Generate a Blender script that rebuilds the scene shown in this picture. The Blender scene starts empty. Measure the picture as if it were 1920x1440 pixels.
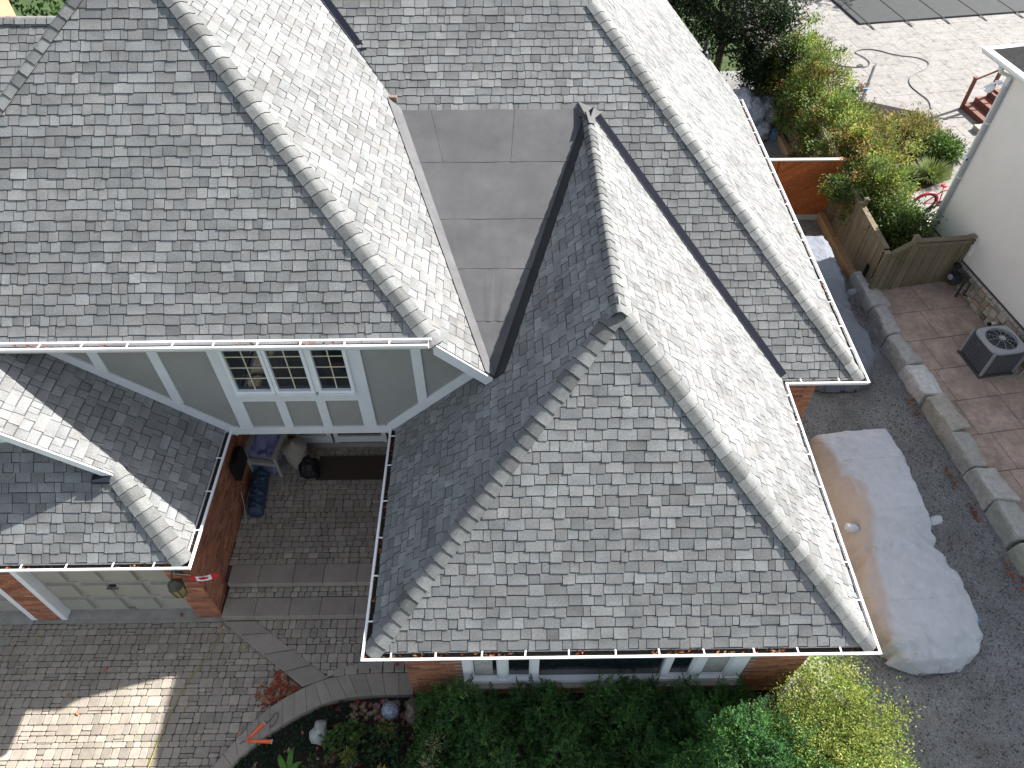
import bpy, math, random
import numpy as np
from mathutils import Vector, Matrix
random.seed(7); rng = np.random.default_rng(7)
SC = bpy.context.scene
COL = SC.collection

# ------------------------------------------------------------------ camera, sky, sun, exposure
CAMZ = 12.4
def rad(a): return math.radians(a)
_p, _y, _r = rad(48.7), rad(0.52), rad(-0.25)
_f = Vector((math.sin(_y)*math.cos(_p), math.cos(_y)*math.cos(_p), -math.sin(_p)))
_rr = Vector((math.cos(_y), -math.sin(_y), 0)); _uu = _rr.cross(_f)
_rt = math.cos(_r)*_rr + math.sin(_r)*_uu; _up = -math.sin(_r)*_rr + math.cos(_r)*_uu
cd = bpy.data.cameras.new('camera'); cam = bpy.data.objects.new('camera', cd); COL.objects.link(cam)
cd.sensor_width = 36; cd.lens = 36*1362/1920; cd.clip_start = .1; cd.clip_end = 600
cam.matrix_world = Matrix(((_rt.x, _up.x, -_f.x, 0), (_rt.y, _up.y, -_f.y, 0), (_rt.z, _up.z, -_f.z, CAMZ), (0, 0, 0, 1)))
SC.camera = cam

SUN = Vector((1.19, .585, 1.0)).normalized()          # towards the sun
world = bpy.data.worlds.new('World'); SC.world = world; world.use_nodes = True
wn = world.node_tree.nodes; wl = world.node_tree.links
sky = wn.new('ShaderNodeTexSky'); sky.sky_type = 'NISHITA'; sky.sun_disc = False
sky.sun_elevation = math.asin(SUN.z); sky.sun_rotation = math.atan2(SUN.x, SUN.y)
sky.altitude = 100; sky.air_density = 1.0; sky.dust_density = 1.5; sky.ozone_density = 1.0
bg = wn['Background']; bg.inputs[1].default_value = .084
hs = wn.new('ShaderNodeHueSaturation'); hs.inputs['Saturation'].default_value = .55
wl.new(sky.outputs[0], hs.inputs['Color']); wl.new(hs.outputs[0], bg.inputs[0])
sd = bpy.data.lights.new('sun', 'SUN'); sd.energy = 4.5; sd.angle = rad(.5); sd.color = (1, .965, .925)
so = bpy.data.objects.new('sun', sd); COL.objects.link(so)
so.rotation_euler = (-SUN).to_track_quat('-Z', 'Y').to_euler(); so.location = (0, 0, 40)
vs = SC.view_settings; vs.view_transform = 'Standard'; vs.look = 'None'; vs.exposure = 1.5; vs.gamma = 1
vs.use_curve_mapping = False

# ------------------------------------------------------------------ materials
MATS = {}
def M(name, col, rough=.7, n=(), bump=(), metal=0, spec=.3, rand=0, trans=0, coat=0, hue=None):
    """col * Col attribute * noises; n = ((scale, amount), ...); bump = (scale, strength)"""
    if name in MATS: return MATS[name]
    m = bpy.data.materials.new(name); m.use_nodes = True
    N = m.node_tree.nodes; L = m.node_tree.links; b = N['Principled BSDF']
    at = N.new('ShaderNodeAttribute'); at.attribute_name = 'Col'
    mx = N.new('ShaderNodeMix'); mx.data_type = 'RGBA'; mx.blend_type = 'MULTIPLY'; mx.inputs[0].default_value = 1
    mx.inputs[7].default_value = (*col, 1); L.new(at.outputs[0], mx.inputs[6])
    out = mx.outputs[2]
    geo = N.new('ShaderNodeNewGeometry')
    def scale_by(val, out):
        v = N.new('ShaderNodeVectorMath'); v.operation = 'SCALE'; L.new(out, v.inputs[0]); L.new(val, v.inputs[3]); return v.outputs[0]
    for (sc, am) in n:
        t = N.new('ShaderNodeTexNoise'); t.inputs['Scale'].default_value = sc; t.inputs['Detail'].default_value = 4
        t.inputs['Roughness'].default_value = .65
        L.new(geo.outputs['Position'], t.inputs['Vector'])
        r = N.new('ShaderNodeMapRange'); r.inputs[1].default_value = .3; r.inputs[2].default_value = .7
        r.inputs[3].default_value = 1-am; r.inputs[4].default_value = 1+am
        L.new(t.outputs[0], r.inputs[0]); out = scale_by(r.outputs[0], out)
    if hue:
        t = N.new('ShaderNodeTexNoise'); t.inputs['Scale'].default_value = hue[0]; t.inputs['Detail'].default_value = 3
        L.new(geo.outputs['Position'], t.inputs['Vector'])
        r = N.new('ShaderNodeMapRange'); r.inputs[1].default_value = hue[3]; r.inputs[2].default_value = hue[4]
        L.new(t.outputs[0], r.inputs[0])
        k = N.new('ShaderNodeMix'); k.data_type = 'RGBA'; k.inputs[7].default_value = (*hue[1], 1)
        s = N.new('ShaderNodeMath'); s.operation = 'MULTIPLY'; s.inputs[1].default_value = hue[2]
        L.new(r.outputs[0], s.inputs[0]); L.new(s.outputs[0], k.inputs[0]); L.new(out, k.inputs[6]); out = k.outputs[2]
    if rand:
        oi = N.new('ShaderNodeObjectInfo'); r = N.new('ShaderNodeMapRange')
        r.inputs[3].default_value = 1-rand; r.inputs[4].default_value = 1+rand
        L.new(oi.outputs['Random'], r.inputs[0]); out = scale_by(r.outputs[0], out)
    L.new(out, b.inputs['Base Color'])
    b.inputs['Roughness'].default_value = rough; b.inputs['Metallic'].default_value = metal
    b.inputs['Specular IOR Level'].default_value = spec
    if coat: b.inputs['Coat Weight'].default_value = coat
    if bump:
        t = N.new('ShaderNodeTexNoise'); t.inputs['Scale'].default_value = bump[0]; t.inputs['Detail'].default_value = 5
        L.new(geo.outputs['Position'], t.inputs['Vector'])
        bp = N.new('ShaderNodeBump'); bp.inputs['Strength'].default_value = bump[1]; bp.inputs['Distance'].default_value = bump[2] if len(bump) > 2 else .01
        L.new(t.outputs[0], bp.inputs['Height']); L.new(bp.outputs[0], b.inputs['Normal'])
    if trans:
        tr = N.new('ShaderNodeBsdfTranslucent'); L.new(out, tr.inputs[0]); ms = N.new('ShaderNodeMixShader')
        ms.inputs[0].default_value = trans; L.new(b.outputs[0], ms.inputs[1]); L.new(tr.outputs[0], ms.inputs[2])
        L.new(ms.outputs[0], N['Material Output'].inputs[0])
    MATS[name] = m; return m

W1 = (1, 1, 1)
M('shingle', W1, .92, ((150, .26), (62, .26), (2.2, .10)), (420, .5, .004), spec=.15)
M('shingle_cap', (.178, .182, .176), .92, ((150, .24), (62, .22), (9, .14)), (420, .5, .004), spec=.15, rand=.24)
M('membrane', (.085, .085, .088), .75, ((130, .16), (1.6, .16), (.5, .12)), (160, .3, .004), spec=.25, hue=(1.1, (.12, .118, .118), .5, .55, .8))
M('membrane_shaded', (.028, .029, .032), .7, ((130, .16), (3, .15)), spec=.2)  # membrane upstand facing away from the sun, its shade painted into the colour
M('membrane_trim', (.10, .10, .102), .8, ((200, .2), (3, .18)), (160, .3, .004))
M('flashing', (.018, .021, .032), .5, ((6, .15),), metal=.3)
M('white_paint', (.80, .81, .82), .5, ((5, .05), (60, .04)))
M('white_trim', (.70, .71, .72), .55, ((4, .05), (40, .04)))
M('gutter_white', (.82, .82, .83), .35, ((7, .05),), spec=.5)
M('gutter_dirt', (.035, .028, .02), .95, ((30, .5),), (60, .8))
M('soffit', (.6, .6, .58), .6)
M('stucco_grey', (.30, .295, .275), .9, ((90, .08), (2.5, .06)), (260, .5, .004))
M('brick', (.36, .165, .10), .9, ((60, .22), (9, .1)), (150, .5, .004))
M('mortar', (.33, .29, .25), .95, ((60, .12),))
M('glass', (.012, .016, .02), .04, spec=.8)
M('curtain', (.42, .41, .37), .9, ((14, .2),))
M('muntin', (.62, .58, .42), .5)
M('garage_door', (.345, .325, .275), .5, ((3, .04),))
M('concrete', (.33, .31, .27), .92, ((120, .12), (5, .16)), (160, .4, .004), hue=(3.0, (.20, .19, .12), .5, .5, .75))
M('slab_stone', (.30, .26, .215), .92, ((130, .14), (4, .12)), (200, .5, .004), rand=.09)
M('paver', (.325, .288, .24), .92, ((140, .16), (12, .14), (1.1, .12)), (140, .55, .005), rand=.14)
M('paver_joint', (.07, .06, .047), 1.0, ((60, .4),))
M('soil', (.028, .021, .016), 1.0, ((40, .5), (4, .3)), (60, 1, .02))
M('gravel', (.26, .257, .25), 1.0, ((55, .55), (120, .5), (1.4, .22)), (60, 1, .03), hue=(.9, (.16, .13, .10), .5, .5, .75))
M('pebble', (.26, .25, .24), .9, rand=0)
M('lawn', (.05, .08, .025), 1, ((30, .4), (2, .3)))
M('patio_stamped', (.45, .34, .28), .75, ((2.2, .26), (9, .2), (40, .16)), (60, .45, .006), rand=.08, hue=(1.5, (.32, .245, .19), .6, .45, .75))
M('patio_joint', (.07, .045, .035), 1)
M('patio_pale', (.25, .235, .22), .85, ((2.2, .14), (9, .18), (80, .07)), (60, .3, .005), rand=.05, hue=(3.4, (.125, .11, .095), .7, .54, .72))
M('patio_pale_joint', (.15, .14, .13), 1)
M('limestone', (.46, .445, .41), .93, ((70, .16), (9, .2)), (28, .8, .03), rand=.08)
M('fence_wood', (.19, .155, .105), .9, ((18, .22), (90, .14)), (70, .4), rand=.16, hue=(1.6, (.085, .085, .03), .55, .5, .75))
M('orange_wood', (.36, .105, .03), .6, ((10, .25), (60, .12)), (60, .3), rand=.2)
M('timber', (.36, .215, .115), .9, ((9, .2), (70, .14)), (60, .5), hue=(2.6, (.24, .20, .11), .8, .45, .65))
M('brown_wood', (.17, .065, .045), .7, ((12, .2),), rand=.12)
M('stucco_cream', (.80, .765, .71), .92, ((60, .05), (1.2, .04)), (200, .4, .004))
M('veneer', W1, .92, ((60, .2), (12, .15)), (60, .6, .01))
M('neighbour_shingle', (.075, .07, .065), .95, ((40, .3), (8, .2)), (60, .5))
M('black_plastic', (.014, .014, .016), .5, ((20, .2),))
M('black_rubber', (.02, .02, .022), .7)
M('grey_metal', (.36, .37, .39), .5, ((12, .06),), spec=.5)
M('dark_metal', (.06, .065, .07), .5, ((14, .2),), metal=.4)
M('steel', (.45, .46, .48), .35, metal=.8)
M('copper', (.55, .32, .12), .4, metal=.6)
M('red_paint', (.50, .03, .045), .4)
M('pink_red', (.55, .12, .16), .5)
M('orange_plastic', (.85, .12, .03), .45)
M('yellow_cord', (.30, .25, .06), .6)
M('silver_glass', (.36, .42, .50), .22, ((30, .5),), (45, 1, .03), metal=.6)
M('rock_pale', (.40, .40, .37), .95, ((18, .2),), (30, .8, .02))
M('rock_brown', (.22, .16, .13), .95, ((14, .3),), (30, .8, .02))
M('dry_leaf', W1, .8, ((40, .2),), trans=.25)
M('foliage', W1, .62, ((60, .15),), trans=.38, spec=.25)
M('bark', (.12, .085, .06), .95, ((20, .3),), (30, .6))
M('blue_tarp', (.035, .07, .12), .38, ((14, .3),), (16, 1, .05), spec=.5)
M('lilac_cloth', (.22, .22, .38), .9, ((10, .12),), (14, .6, .03))
M('cream_paint', (.44, .42, .37), .6, ((10, .08),))
M('urn_clay', (.36, .33, .27), .8, ((14, .15),))
M('doormat', (.075, .055, .04), 1, ((60, .3),))
M('plastic_bag', (.30, .32, .36), .35, ((7, .35),), (16, 1, .06), spec=.5)
M('white_sheet', (.55, .57, .62), .6, ((7, .15),), (12, .8, .04))
M('blue_plastic', (.12, .30, .48), .5)
M('pool_cover', (.040, .043, .043), .8, ((3, .12), (200, .1)))
M('flag_white', (.75, .76, .78), .8)
M('flag_red', (.55, .02, .03), .8)
M('lantern_metal', (.075, .08, .06), .5, ((30, .2),), metal=.4)
M('amber_glass', (.33, .27, .10), .2)
M('terracotta', (.58, .27, .17), .9, ((20, .1),))
M('railing_glass', (.45, .55, .53), .1)
M('sign_white', (.78, .78, .78), .6)

# fabric of the car cover: light grey, warm bounced light painted tan along its house side
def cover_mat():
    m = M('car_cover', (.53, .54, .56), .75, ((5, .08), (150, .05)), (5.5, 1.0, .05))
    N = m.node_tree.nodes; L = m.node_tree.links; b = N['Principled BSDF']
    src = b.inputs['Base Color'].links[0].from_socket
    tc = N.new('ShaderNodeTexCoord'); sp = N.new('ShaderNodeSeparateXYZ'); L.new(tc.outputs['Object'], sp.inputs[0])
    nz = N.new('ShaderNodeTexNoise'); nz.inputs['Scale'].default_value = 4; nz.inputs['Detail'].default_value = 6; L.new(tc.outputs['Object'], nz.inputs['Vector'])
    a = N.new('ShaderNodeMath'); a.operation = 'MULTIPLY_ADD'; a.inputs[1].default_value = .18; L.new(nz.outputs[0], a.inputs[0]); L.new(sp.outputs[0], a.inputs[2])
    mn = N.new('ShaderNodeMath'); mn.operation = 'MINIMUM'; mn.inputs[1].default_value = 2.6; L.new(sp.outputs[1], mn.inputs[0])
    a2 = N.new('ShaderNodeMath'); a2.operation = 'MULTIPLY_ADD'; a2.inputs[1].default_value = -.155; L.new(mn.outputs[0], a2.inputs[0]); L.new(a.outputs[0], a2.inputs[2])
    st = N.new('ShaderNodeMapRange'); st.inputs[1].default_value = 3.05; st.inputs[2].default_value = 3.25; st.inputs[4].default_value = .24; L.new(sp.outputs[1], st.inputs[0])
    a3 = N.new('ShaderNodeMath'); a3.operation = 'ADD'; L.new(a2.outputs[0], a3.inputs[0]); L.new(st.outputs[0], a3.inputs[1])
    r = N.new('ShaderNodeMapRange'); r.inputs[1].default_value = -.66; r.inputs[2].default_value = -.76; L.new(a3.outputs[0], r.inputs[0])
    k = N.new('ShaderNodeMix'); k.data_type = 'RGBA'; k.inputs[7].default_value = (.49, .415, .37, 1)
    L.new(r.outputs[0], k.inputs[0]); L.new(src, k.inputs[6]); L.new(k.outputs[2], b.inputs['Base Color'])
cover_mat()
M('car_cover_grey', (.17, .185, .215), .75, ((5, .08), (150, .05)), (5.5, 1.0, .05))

# ------------------------------------------------------------------ builders
WORLD_AT = {}
def _link(o, parent, at):
    COL.objects.link(o)
    pw = WORLD_AT.get(parent.name, Vector((0, 0, 0))) if parent else Vector((0, 0, 0))
    o.parent = parent; o.location = Vector(at) - pw; WORLD_AT[o.name] = Vector(at)
def tag(o, label=None, cat=None, group=None, kind=None):
    if label: o['label'] = label
    if cat: o['category'] = cat
    if group: o['group'] = group
    if kind: o['kind'] = kind
    return o
def thing(name, label, cat, at, group=None):
    o = bpy.data.objects.new(name, None); o.empty_display_size = .2
    _link(o, None, at); return tag(o, label, cat, group)

class MB:
    def __init__(s): s.v = []; s.f = []; s.c = []; s.m = []
    def face(s, pts, col=W1, mi=0):
        i = len(s.v); s.v.extend(tuple(p) for p in pts); s.f.append(tuple(range(i, i+len(pts)))); s.c.append(col); s.m.append(mi)
    def mesh(s, vs, fs, col=W1, mi=0):
        i = len(s.v); s.v.extend(tuple(p) for p in vs)
        for k, f in enumerate(fs):
            s.f.append(tuple(a+i for a in f)); s.c.append(col[k] if isinstance(col, list) else col); s.m.append(mi)
    def box(s, c, d, col=W1, mi=0, ax=None):
        c = Vector(c); X, Y, Z = ax or (Vector((1, 0, 0)), Vector((0, 1, 0)), Vector((0, 0, 1)))
        X = X*(d[0]/2); Y = Y*(d[1]/2); Z = Z*(d[2]/2)
        vs = [c+a*X+b*Y+e*Z for e in (-1, 1) for a, b in ((-1, -1), (1, -1), (1, 1), (-1, 1))]
        s.mesh(vs, [(3, 2, 1, 0), (4, 5, 6, 7), (0, 1, 5, 4), (1, 2, 6, 5), (2, 3, 7, 6), (3, 0, 4, 7)], col, mi)
    def bar(s, a, b, w, h, col=W1, mi=0, up=(0, 0, 1)):
        a = Vector(a); b = Vector(b); z = (b-a); l = z.length; z /= l; u = Vector(up)
        if abs(z.dot(u)) > .98: u = Vector((1, 0, 0))
        x = z.cross(u).normalized(); y = x.cross(z)
        s.box((a+b)/2, (w, h, l), col, mi, (x, y, z))
    def prism(s, poly, z0, z1, col=W1, mi=0, bevel=0, side=None):
        n = len(poly); c = sum((Vector((p[0], p[1])) for p in poly), Vector((0, 0)))/n
        lo = [(p[0], p[1], z0) for p in poly]
        zt = z1 if len(poly[0]) < 3 else None
        if bevel:
            mid = [(p[0], p[1], z1-bevel) for p in poly]; top = []
            for p in poly:
                d = (c-Vector((p[0], p[1]))); l = d.length or 1; q = Vector((p[0], p[1]))+d*min(bevel*1.3/l, .4); top.append((q.x, q.y, z1))
            rings = [lo, mid, top]
        else: rings = [lo, [(p[0], p[1], z1) for p in poly]]
        vs = [p for r in rings for p in r]; fs = []
        for k in range(len(rings)-1):
            for i in range(n): j = (i+1) % n; fs.append((k*n+i, k*n+j, (k+1)*n+j, (k+1)*n+i))
        fs.append(tuple((len(rings)-1)*n+i for i in range(n)))
        s.mesh(vs, fs, col, mi)
    def tube(s, path, r, n=6, col=W1, mi=0, cap=True):
        P = [Vector(p) for p in path]; rs = r if isinstance(r, (list, tuple)) else [r]*len(P); vs = []; fs = []
        pu = None
        for i, p in enumerate(P):
            d = (P[min(i+1, len(P)-1)]-P[max(i-1, 0)]).normalized()
            u = pu if pu is not None else (Vector((0, 0, 1)) if abs(d.z) < .9 else Vector((1, 0, 0)))
            x = d.cross(u).normalized(); y = x.cross(d).normalized(); pu = y
            for k in range(n): a = 2*math.pi*k/n; vs.append(p+(x*math.cos(a)+y*math.sin(a))*rs[i])
        for i in range(len(P)-1):
            for k in range(n): j = (k+1) % n; fs.append((i*n+k, i*n+j, (i+1)*n+j, (i+1)*n+k))
        if cap: fs.append(tuple(reversed(range(n)))); fs.append(tuple((len(P)-1)*n+k for k in range(n)))
        s.mesh(vs, fs, col, mi)
    def lathe(s, prof, at, n=16, col=W1, mi=0, axis=None):
        at = Vector(at); X, Y, Z = axis or (Vector((1, 0, 0)), Vector((0, 1, 0)), Vector((0, 0, 1))); vs = []; fs = []
        for r, z in prof:
            for k in range(n): a = 2*math.pi*k/n; vs.append(at+X*(r*math.cos(a))+Y*(r*math.sin(a))+Z*z)
        for i in range(len(prof)-1):
            for k in range(n): j = (k+1) % n; fs.append((i*n+k, i*n+j, (i+1)*n+j, (i+1)*n+k))
        fs.append(tuple(reversed(range(n)))); fs.append(tuple((len(prof)-1)*n+k for k in range(n)))
        s.mesh(vs, fs, col, mi)
    def build(s, name, mats, parent=None, at=None, smooth=False, kind=None, label=None):
        if not isinstance(mats, (list, tuple)): mats = [mats]
        a = np.array(s.v, dtype=float)
        if at is None:
            lo, hi = a.min(0), a.max(0); at = ((lo[0]+hi[0])/2, (lo[1]+hi[1])/2, lo[2])
        me = bpy.data.meshes.new(name); me.from_pydata((a-np.array(at)).tolist(), [], s.f)
        for k in mats: me.materials.append(MATS[k])
        if len(mats) > 1: me.polygons.foreach_set('material_index', s.m)
        at_ = me.color_attributes.new('Col', 'FLOAT_COLOR', 'CORNER'); buf = []
        for f, c in zip(s.f, s.c):
            if isinstance(c[0], (tuple, list)):
                for q in c: buf.extend((q[0], q[1], q[2], 1))
            else: buf.extend((c[0], c[1], c[2], 1)*len(f))
        at_.data.foreach_set('color', buf)
        if smooth: me.polygons.foreach_set('use_smooth', [True]*len(s.f))
        me.update()
        o = bpy.data.objects.new(name, me); _link(o, parent, at); tag(o, label, None, None, kind); return o

def fast_mesh(name, V, F, C, mat, parent=None, at=(0, 0, 0), kind=None):
    """V (n,3), F (m,k) same-size faces, C (n,3) per vertex"""
    me = bpy.data.meshes.new(name); n, m, k = len(V), len(F), F.shape[1]
    me.vertices.add(n); me.vertices.foreach_set('co', (V-np.array(at)).astype(np.float32).ravel())
    me.loops.add(m*k); me.loops.foreach_set('vertex_index', F.astype(np.int32).ravel())
    me.polygons.add(m); me.polygons.foreach_set('loop_start', np.arange(0, m*k, k, dtype=np.int32))
    try: me.polygons.foreach_set('loop_total', np.full(m, k, dtype=np.int32))
    except Exception: pass
    me.update(calc_edges=True)
    a = me.color_attributes.new('Col', 'FLOAT_COLOR', 'POINT'); a.data.foreach_set('color', np.c_[C, np.ones(n)].astype(np.float32).ravel())
    me.materials.append(MATS[mat]); o = bpy.data.objects.new(name, me); _link(o, parent, at)
    if kind: o['kind'] = kind
    return o

def unit(a): return a/np.maximum(np.linalg.norm(a, axis=-1, keepdims=True), 1e-9)
def leaf_quads(P, D, L, Wd, C, upness=.8):
    n = len(P); D = unit(D); R = rng.normal(size=(n, 3)); R[:, 2] += upness*2
    S = unit(np.cross(D, unit(R))); L = np.broadcast_to(np.asarray(L, float), (n,))[:, None]; Wd = np.broadcast_to(np.asarray(Wd, float), (n,))[:, None]
    Nn = np.cross(S, D)
    V = np.stack([P, P+D*L*.45+S*Wd*.5+Nn*L*.06, P+D*L-Nn*L*.08, P+D*L*.45-S*Wd*.5+Nn*L*.06], 1).reshape(-1, 3)
    F = np.arange(4*n).reshape(n, 4); return V, F, np.repeat(C, 4, 0)
def palette(n, cols, w=None, jit=.22):
    cols = np.array(cols, float); idx = rng.choice(len(cols), n, p=None if w is None else np.array(w)/sum(w))
    return cols[idx]*np.exp(rng.normal(0, jit, (n, 1)))

# ------------------------------------------------------------------ the house: roof slopes
Pp = 11/12
house = thing('brick_house', 'large brick house with grey shingle hip roofs, white gutters and half-timbered gable', 'house', (0, 6, 0))
ROWS = .1452
def clip(poly, a, b, c):                  # keep a*u+b*v+c >= 0
    out = []
    for i in range(len(poly)):
        p, q = poly[i], poly[(i+1) % len(poly)]; dp = a*p[0]+b*p[1]+c; dq = a*q[0]+b*q[1]+c
        if dp >= 0: out.append(p)
        if (dp >= 0) != (dq >= 0): t = dp/(dp-dq); out.append((p[0]+t*(q[0]-p[0]), p[1]+t*(q[1]-p[1])))
    return out
from mathutils import noise as mnoise
GREYS = [(.99, 1.0, .98), (.975, 1.0, .99), (1.0, .995, .965), (.965, 1.0, .985), (.99, .995, .985)]
def tab_col(p):
    big = mnoise.noise(Vector(p)*.9)*.17 + mnoise.noise(Vector(p)*2.7)*.20
    l = .205*math.exp(random.gauss(0, .105)+big); l = min(max(l, .10), .262); g = random.choice(GREYS)
    return (l*g[0], l*g[1], l*g[2])
field = MB(); single = []                # (size key, MB) candidates for separately built shingles
def slope(O, U, Vv, pieces, single_key=None):
    O = Vector(O); U = Vector(U).normalized(); Vv = Vector(Vv).normalized(); Nn = U.cross(Vv)
    P3 = lambda u, v, h: O+U*u+Vv*v+Nn*h
    uv = []
    for pc in pieces:
        q = [((Vector(p)-O).dot(U), (Vector(p)-O).dot(Vv)) for p in pc]
        ar = sum(q[i][0]*q[(i+1) % len(q)][1]-q[(i+1) % len(q)][0]*q[i][1] for i in range(len(q)))
        if ar < 0: q.reverse()
        uv.append(q); field.face([P3(u, v, -.004) for u, v in q], (.085, .087, .09))
    allp = [p for q in uv for p in q]; u0, u1 = min(p[0] for p in allp), max(p[0] for p in allp); v1 = max(p[1] for p in allp)
    v_lo = min(p[1] for p in allp)
    for k in range(int(math.floor(v_lo/ROWS)), int(v1/ROWS)+1):
        u = u0-random.uniform(0, .3); prev_short = False; wob = random.uniform(-.002, .002)
        while u < u1:
            w = random.choice((.10, .125, .14, .155, .17, .185, .21, .24, .28))*random.uniform(.93, 1.07)
            short = (not prev_short) if random.random() < .8 else prev_short; prev_short = short
            vb = k*ROWS+wob+(.022 if short else .010)+random.uniform(-.0015, .0015); vt = (k+1)*ROWS+.006
            sk = random.uniform(-.0022, .0022); hb = .0055 if short else .0100; gap = .0045
            rect = [(u+gap, vb-sk), (u+w-gap, vb+sk), (u+w-gap, vt), (u+gap, vt)]
            c = tab_col(P3(u+w/2, k*ROWS, 0)); gu = random.uniform(-.10, .10); gv = random.uniform(-.14, .06)
            for q in uv:
                pl = rect
                for i in range(len(q)):
                    a, b = q[i], q[(i+1) % len(q)]; pl = clip(pl, -(b[1]-a[1]), b[0]-a[0], -(-(b[1]-a[1])*a[0]+(b[0]-a[0])*a[1]))
                    if len(pl) < 3: break
                if len(pl) < 3: continue
                n = len(pl); tl = random.uniform(-.0035, .0035); hh_ = hb+random.uniform(-.0018, .0018)
                h = lambda v, uu=0: hh_+(.0015-hh_)*max(0, min(1, (v-vb)/(vt-vb)))+max(-.003, min(.003, tl*((uu-u)/w-.5)))
                area = abs(sum(pl[i][0]*pl[(i+1) % n][1]-pl[(i+1) % n][0]*pl[i][1] for i in range(n)))/2
                if area < .0004: continue
                top = [P3(a, b, h(b, a)) for a, b in pl]; low = [P3(a, b, -.003) for a, b in pl]
                cc = []
                for a, b in pl:
                    t = 1+gu*((a-u)/w*2-1)+gv*((b-vb)/(vt-vb)*2-1); cc.append((c[0]*t, c[1]*t, c[2]*t))
                mb = MB() if (single_key and n == 4 and area > .009) else field
                mb.face(top, cc)
                for i in range(n):
                    j = (i+1) % n
                    if pl[i][1] > vt-.004 and pl[j][1] > vt-.004: continue
                    mb.face([low[i], low[j], top[j], top[i]], (.055, .057, .059))
                if mb is not field: single.append((single_key(P3(u+w/2, k*ROWS, 0)), mb))
            u += w
FX = lambda p: (0, 1, p)
RX, RXr, RY = -1.86, 4.79, 3.665; ZE = 2.9
RXm = (RX+RXr)/2; RH = ZE+Pp*(RXr-RXm); RYa = RY+(RXr-RXm); BY = 8.39; Bp = .81; RYb = BY+(RH-ZE)/Bp
# front right wing
slope((RX, RY, ZE), (1, 0, 0), FX(Pp), [[(RX, RY, ZE), (RXr, RY, ZE), (RXm, RYa, RH)]], single_key=lambda p: p.y)
slope((RXr, RY, ZE), (0, 1, 0), (-1, 0, Pp), [[(RXr, RY, ZE), (RXr, BY, ZE), (RXm, RYb, RH), (RXm, RYa, RH)]])
zr = lambda x: ZE+Pp*(x-RX)
slope((RX, RY, ZE), (0, -1, 0), (1, 0, Pp), [[(RX, 7.44, ZE), (RX, RY, ZE), (RXm, RYa, RH), (-.14, 7.44, zr(-.14))],
                                               [(-.14, 7.44, zr(-.14)), (RXm, RYa, RH), (RXm, RYb, RH)]])
# back wing
BX = 6.2; Brp = .925; BZ = 7.2; BYr = BY+(BZ-ZE)/Bp; BXr = BX-(BZ-ZE)/Brp
zb = lambda y: ZE+Bp*(y-BY)
slope((RXr, BY, ZE), (1, 0, 0), FX(Bp), [[(RXr, BY, ZE), (BX, BY, ZE), (BXr, BYr, BZ), (RXm, RYb, RH)],
      [(RXm, 11.9, zb(11.9)), (BXr, BYr, BZ), (-3.4, BYr, BZ), (-1.65, 11.9, zb(11.9))],
      [(-13, 11.3, zb(11.3)), (-6.0, 11.3, zb(11.3)), (-6.0, 13.50, zb(13.50)), (-13, 13.50, zb(13.50))]])
slope((BX, BY, ZE), (0, 1, 0), (-1, 0, Brp), [[(BX, BY, ZE), (BX, 18.35, ZE), (4.4, 20.3, ZE+Brp*1.8), (BXr, 23.4, BZ), (BXr, BYr, BZ)]])
# left wing
LX, LXl, LY, LZ = -1.0, -9.48, 7.12, 5.17; LXm = (LX+LXl)/2; LYa = LY+(LX-LXm); LH = LZ+Pp*(LX-LXm)
zl = lambda x: LZ+Pp*(LX-x)
slope((LXl, LY, LZ), (1, 0, 0), FX(Pp), [[(LXl, LY, LZ), (LX, LY, LZ), (LXm, LYa, LH)]])
slope((-.2, LY, zl(-.2)), (0, 1, 0), (-1, 0, Pp), [[(LX, LY, LZ), (-.2, LY, zl(-.2)), (-1.80, 12.22, zl(-1.80)), (-3.21, BYr, zl(-3.21)), (LXm, 15.6, LH), (LXm, LYa, LH)]])
# garage
GX, GY = -4.67, 5.01; zg = lambda x: ZE+Pp*(GX-x); GXm = -7.9; GRy = 5.95
gx1 = GX-(GRy-GY)
slope((GX, GY, ZE), (0, 1, 0), (-1, 0, Pp), [[(GX, GY, ZE), (GX, 7.40, ZE), (gx1, 7.40, zg(gx1)), (gx1, GRy, zg(gx1))],
      [(gx1, GRy, zg(gx1)), (gx1, 7.40, zg(gx1)), (GXm, 7.40, zg(GXm)), (GXm, GRy, zg(GXm))]])
slope((-11.2, GY, ZE), (1, 0, 0), FX(Pp), [[(-11.2, GY, ZE), (GX, GY, ZE), (GX-1.33, GY+1.33, ZE+Pp*1.33), (-9.8, GY+1.33, ZE+Pp*1.33)]])
# the 300 shingles nearest the camera are objects of their own, the rest one mesh
single.sort(key=lambda t: t[0])
for _, mb in single[:300]: mb.build('shingle', 'shingle', house)
for _, mb in single[300:]:
    i = len(field.v); field.v += mb.v; field.f += [tuple(a+i for a in f) for f in mb.f]; field.c += mb.c; field.m += mb.m
# unseen closing slopes at the back
for q in ([(LXl, LY, LZ), (LXm, LYa, LH), (LXm, 15.6, LH), (LXl, 15.6, LZ)], [(BXr, 23.4, BZ), (BXr-5, 23.4, ZE), (4.4, 22, ZE), (4.4, 20.3, ZE+Brp*1.8)],
          [(-4.5, BYr, BZ), (BXr, BYr, BZ), (BXr, 19.0, ZE), (-4.5, 19.0, ZE)], [(-13, 13.5, zb(13.5)), (-6, 13.5, zb(13.5)), (-6, 19.0, ZE), (-13, 19.0, ZE)], [(GXm, GRy, zg(GXm)), (GXm, 7.4, zg(GXm)), (-11.13, 7.4, ZE), (-11.13, GRy, ZE)]):
    field.face(q, (.16, .16, .165))
field.build('shingles', 'shingle', house, kind='stuff')

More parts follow.
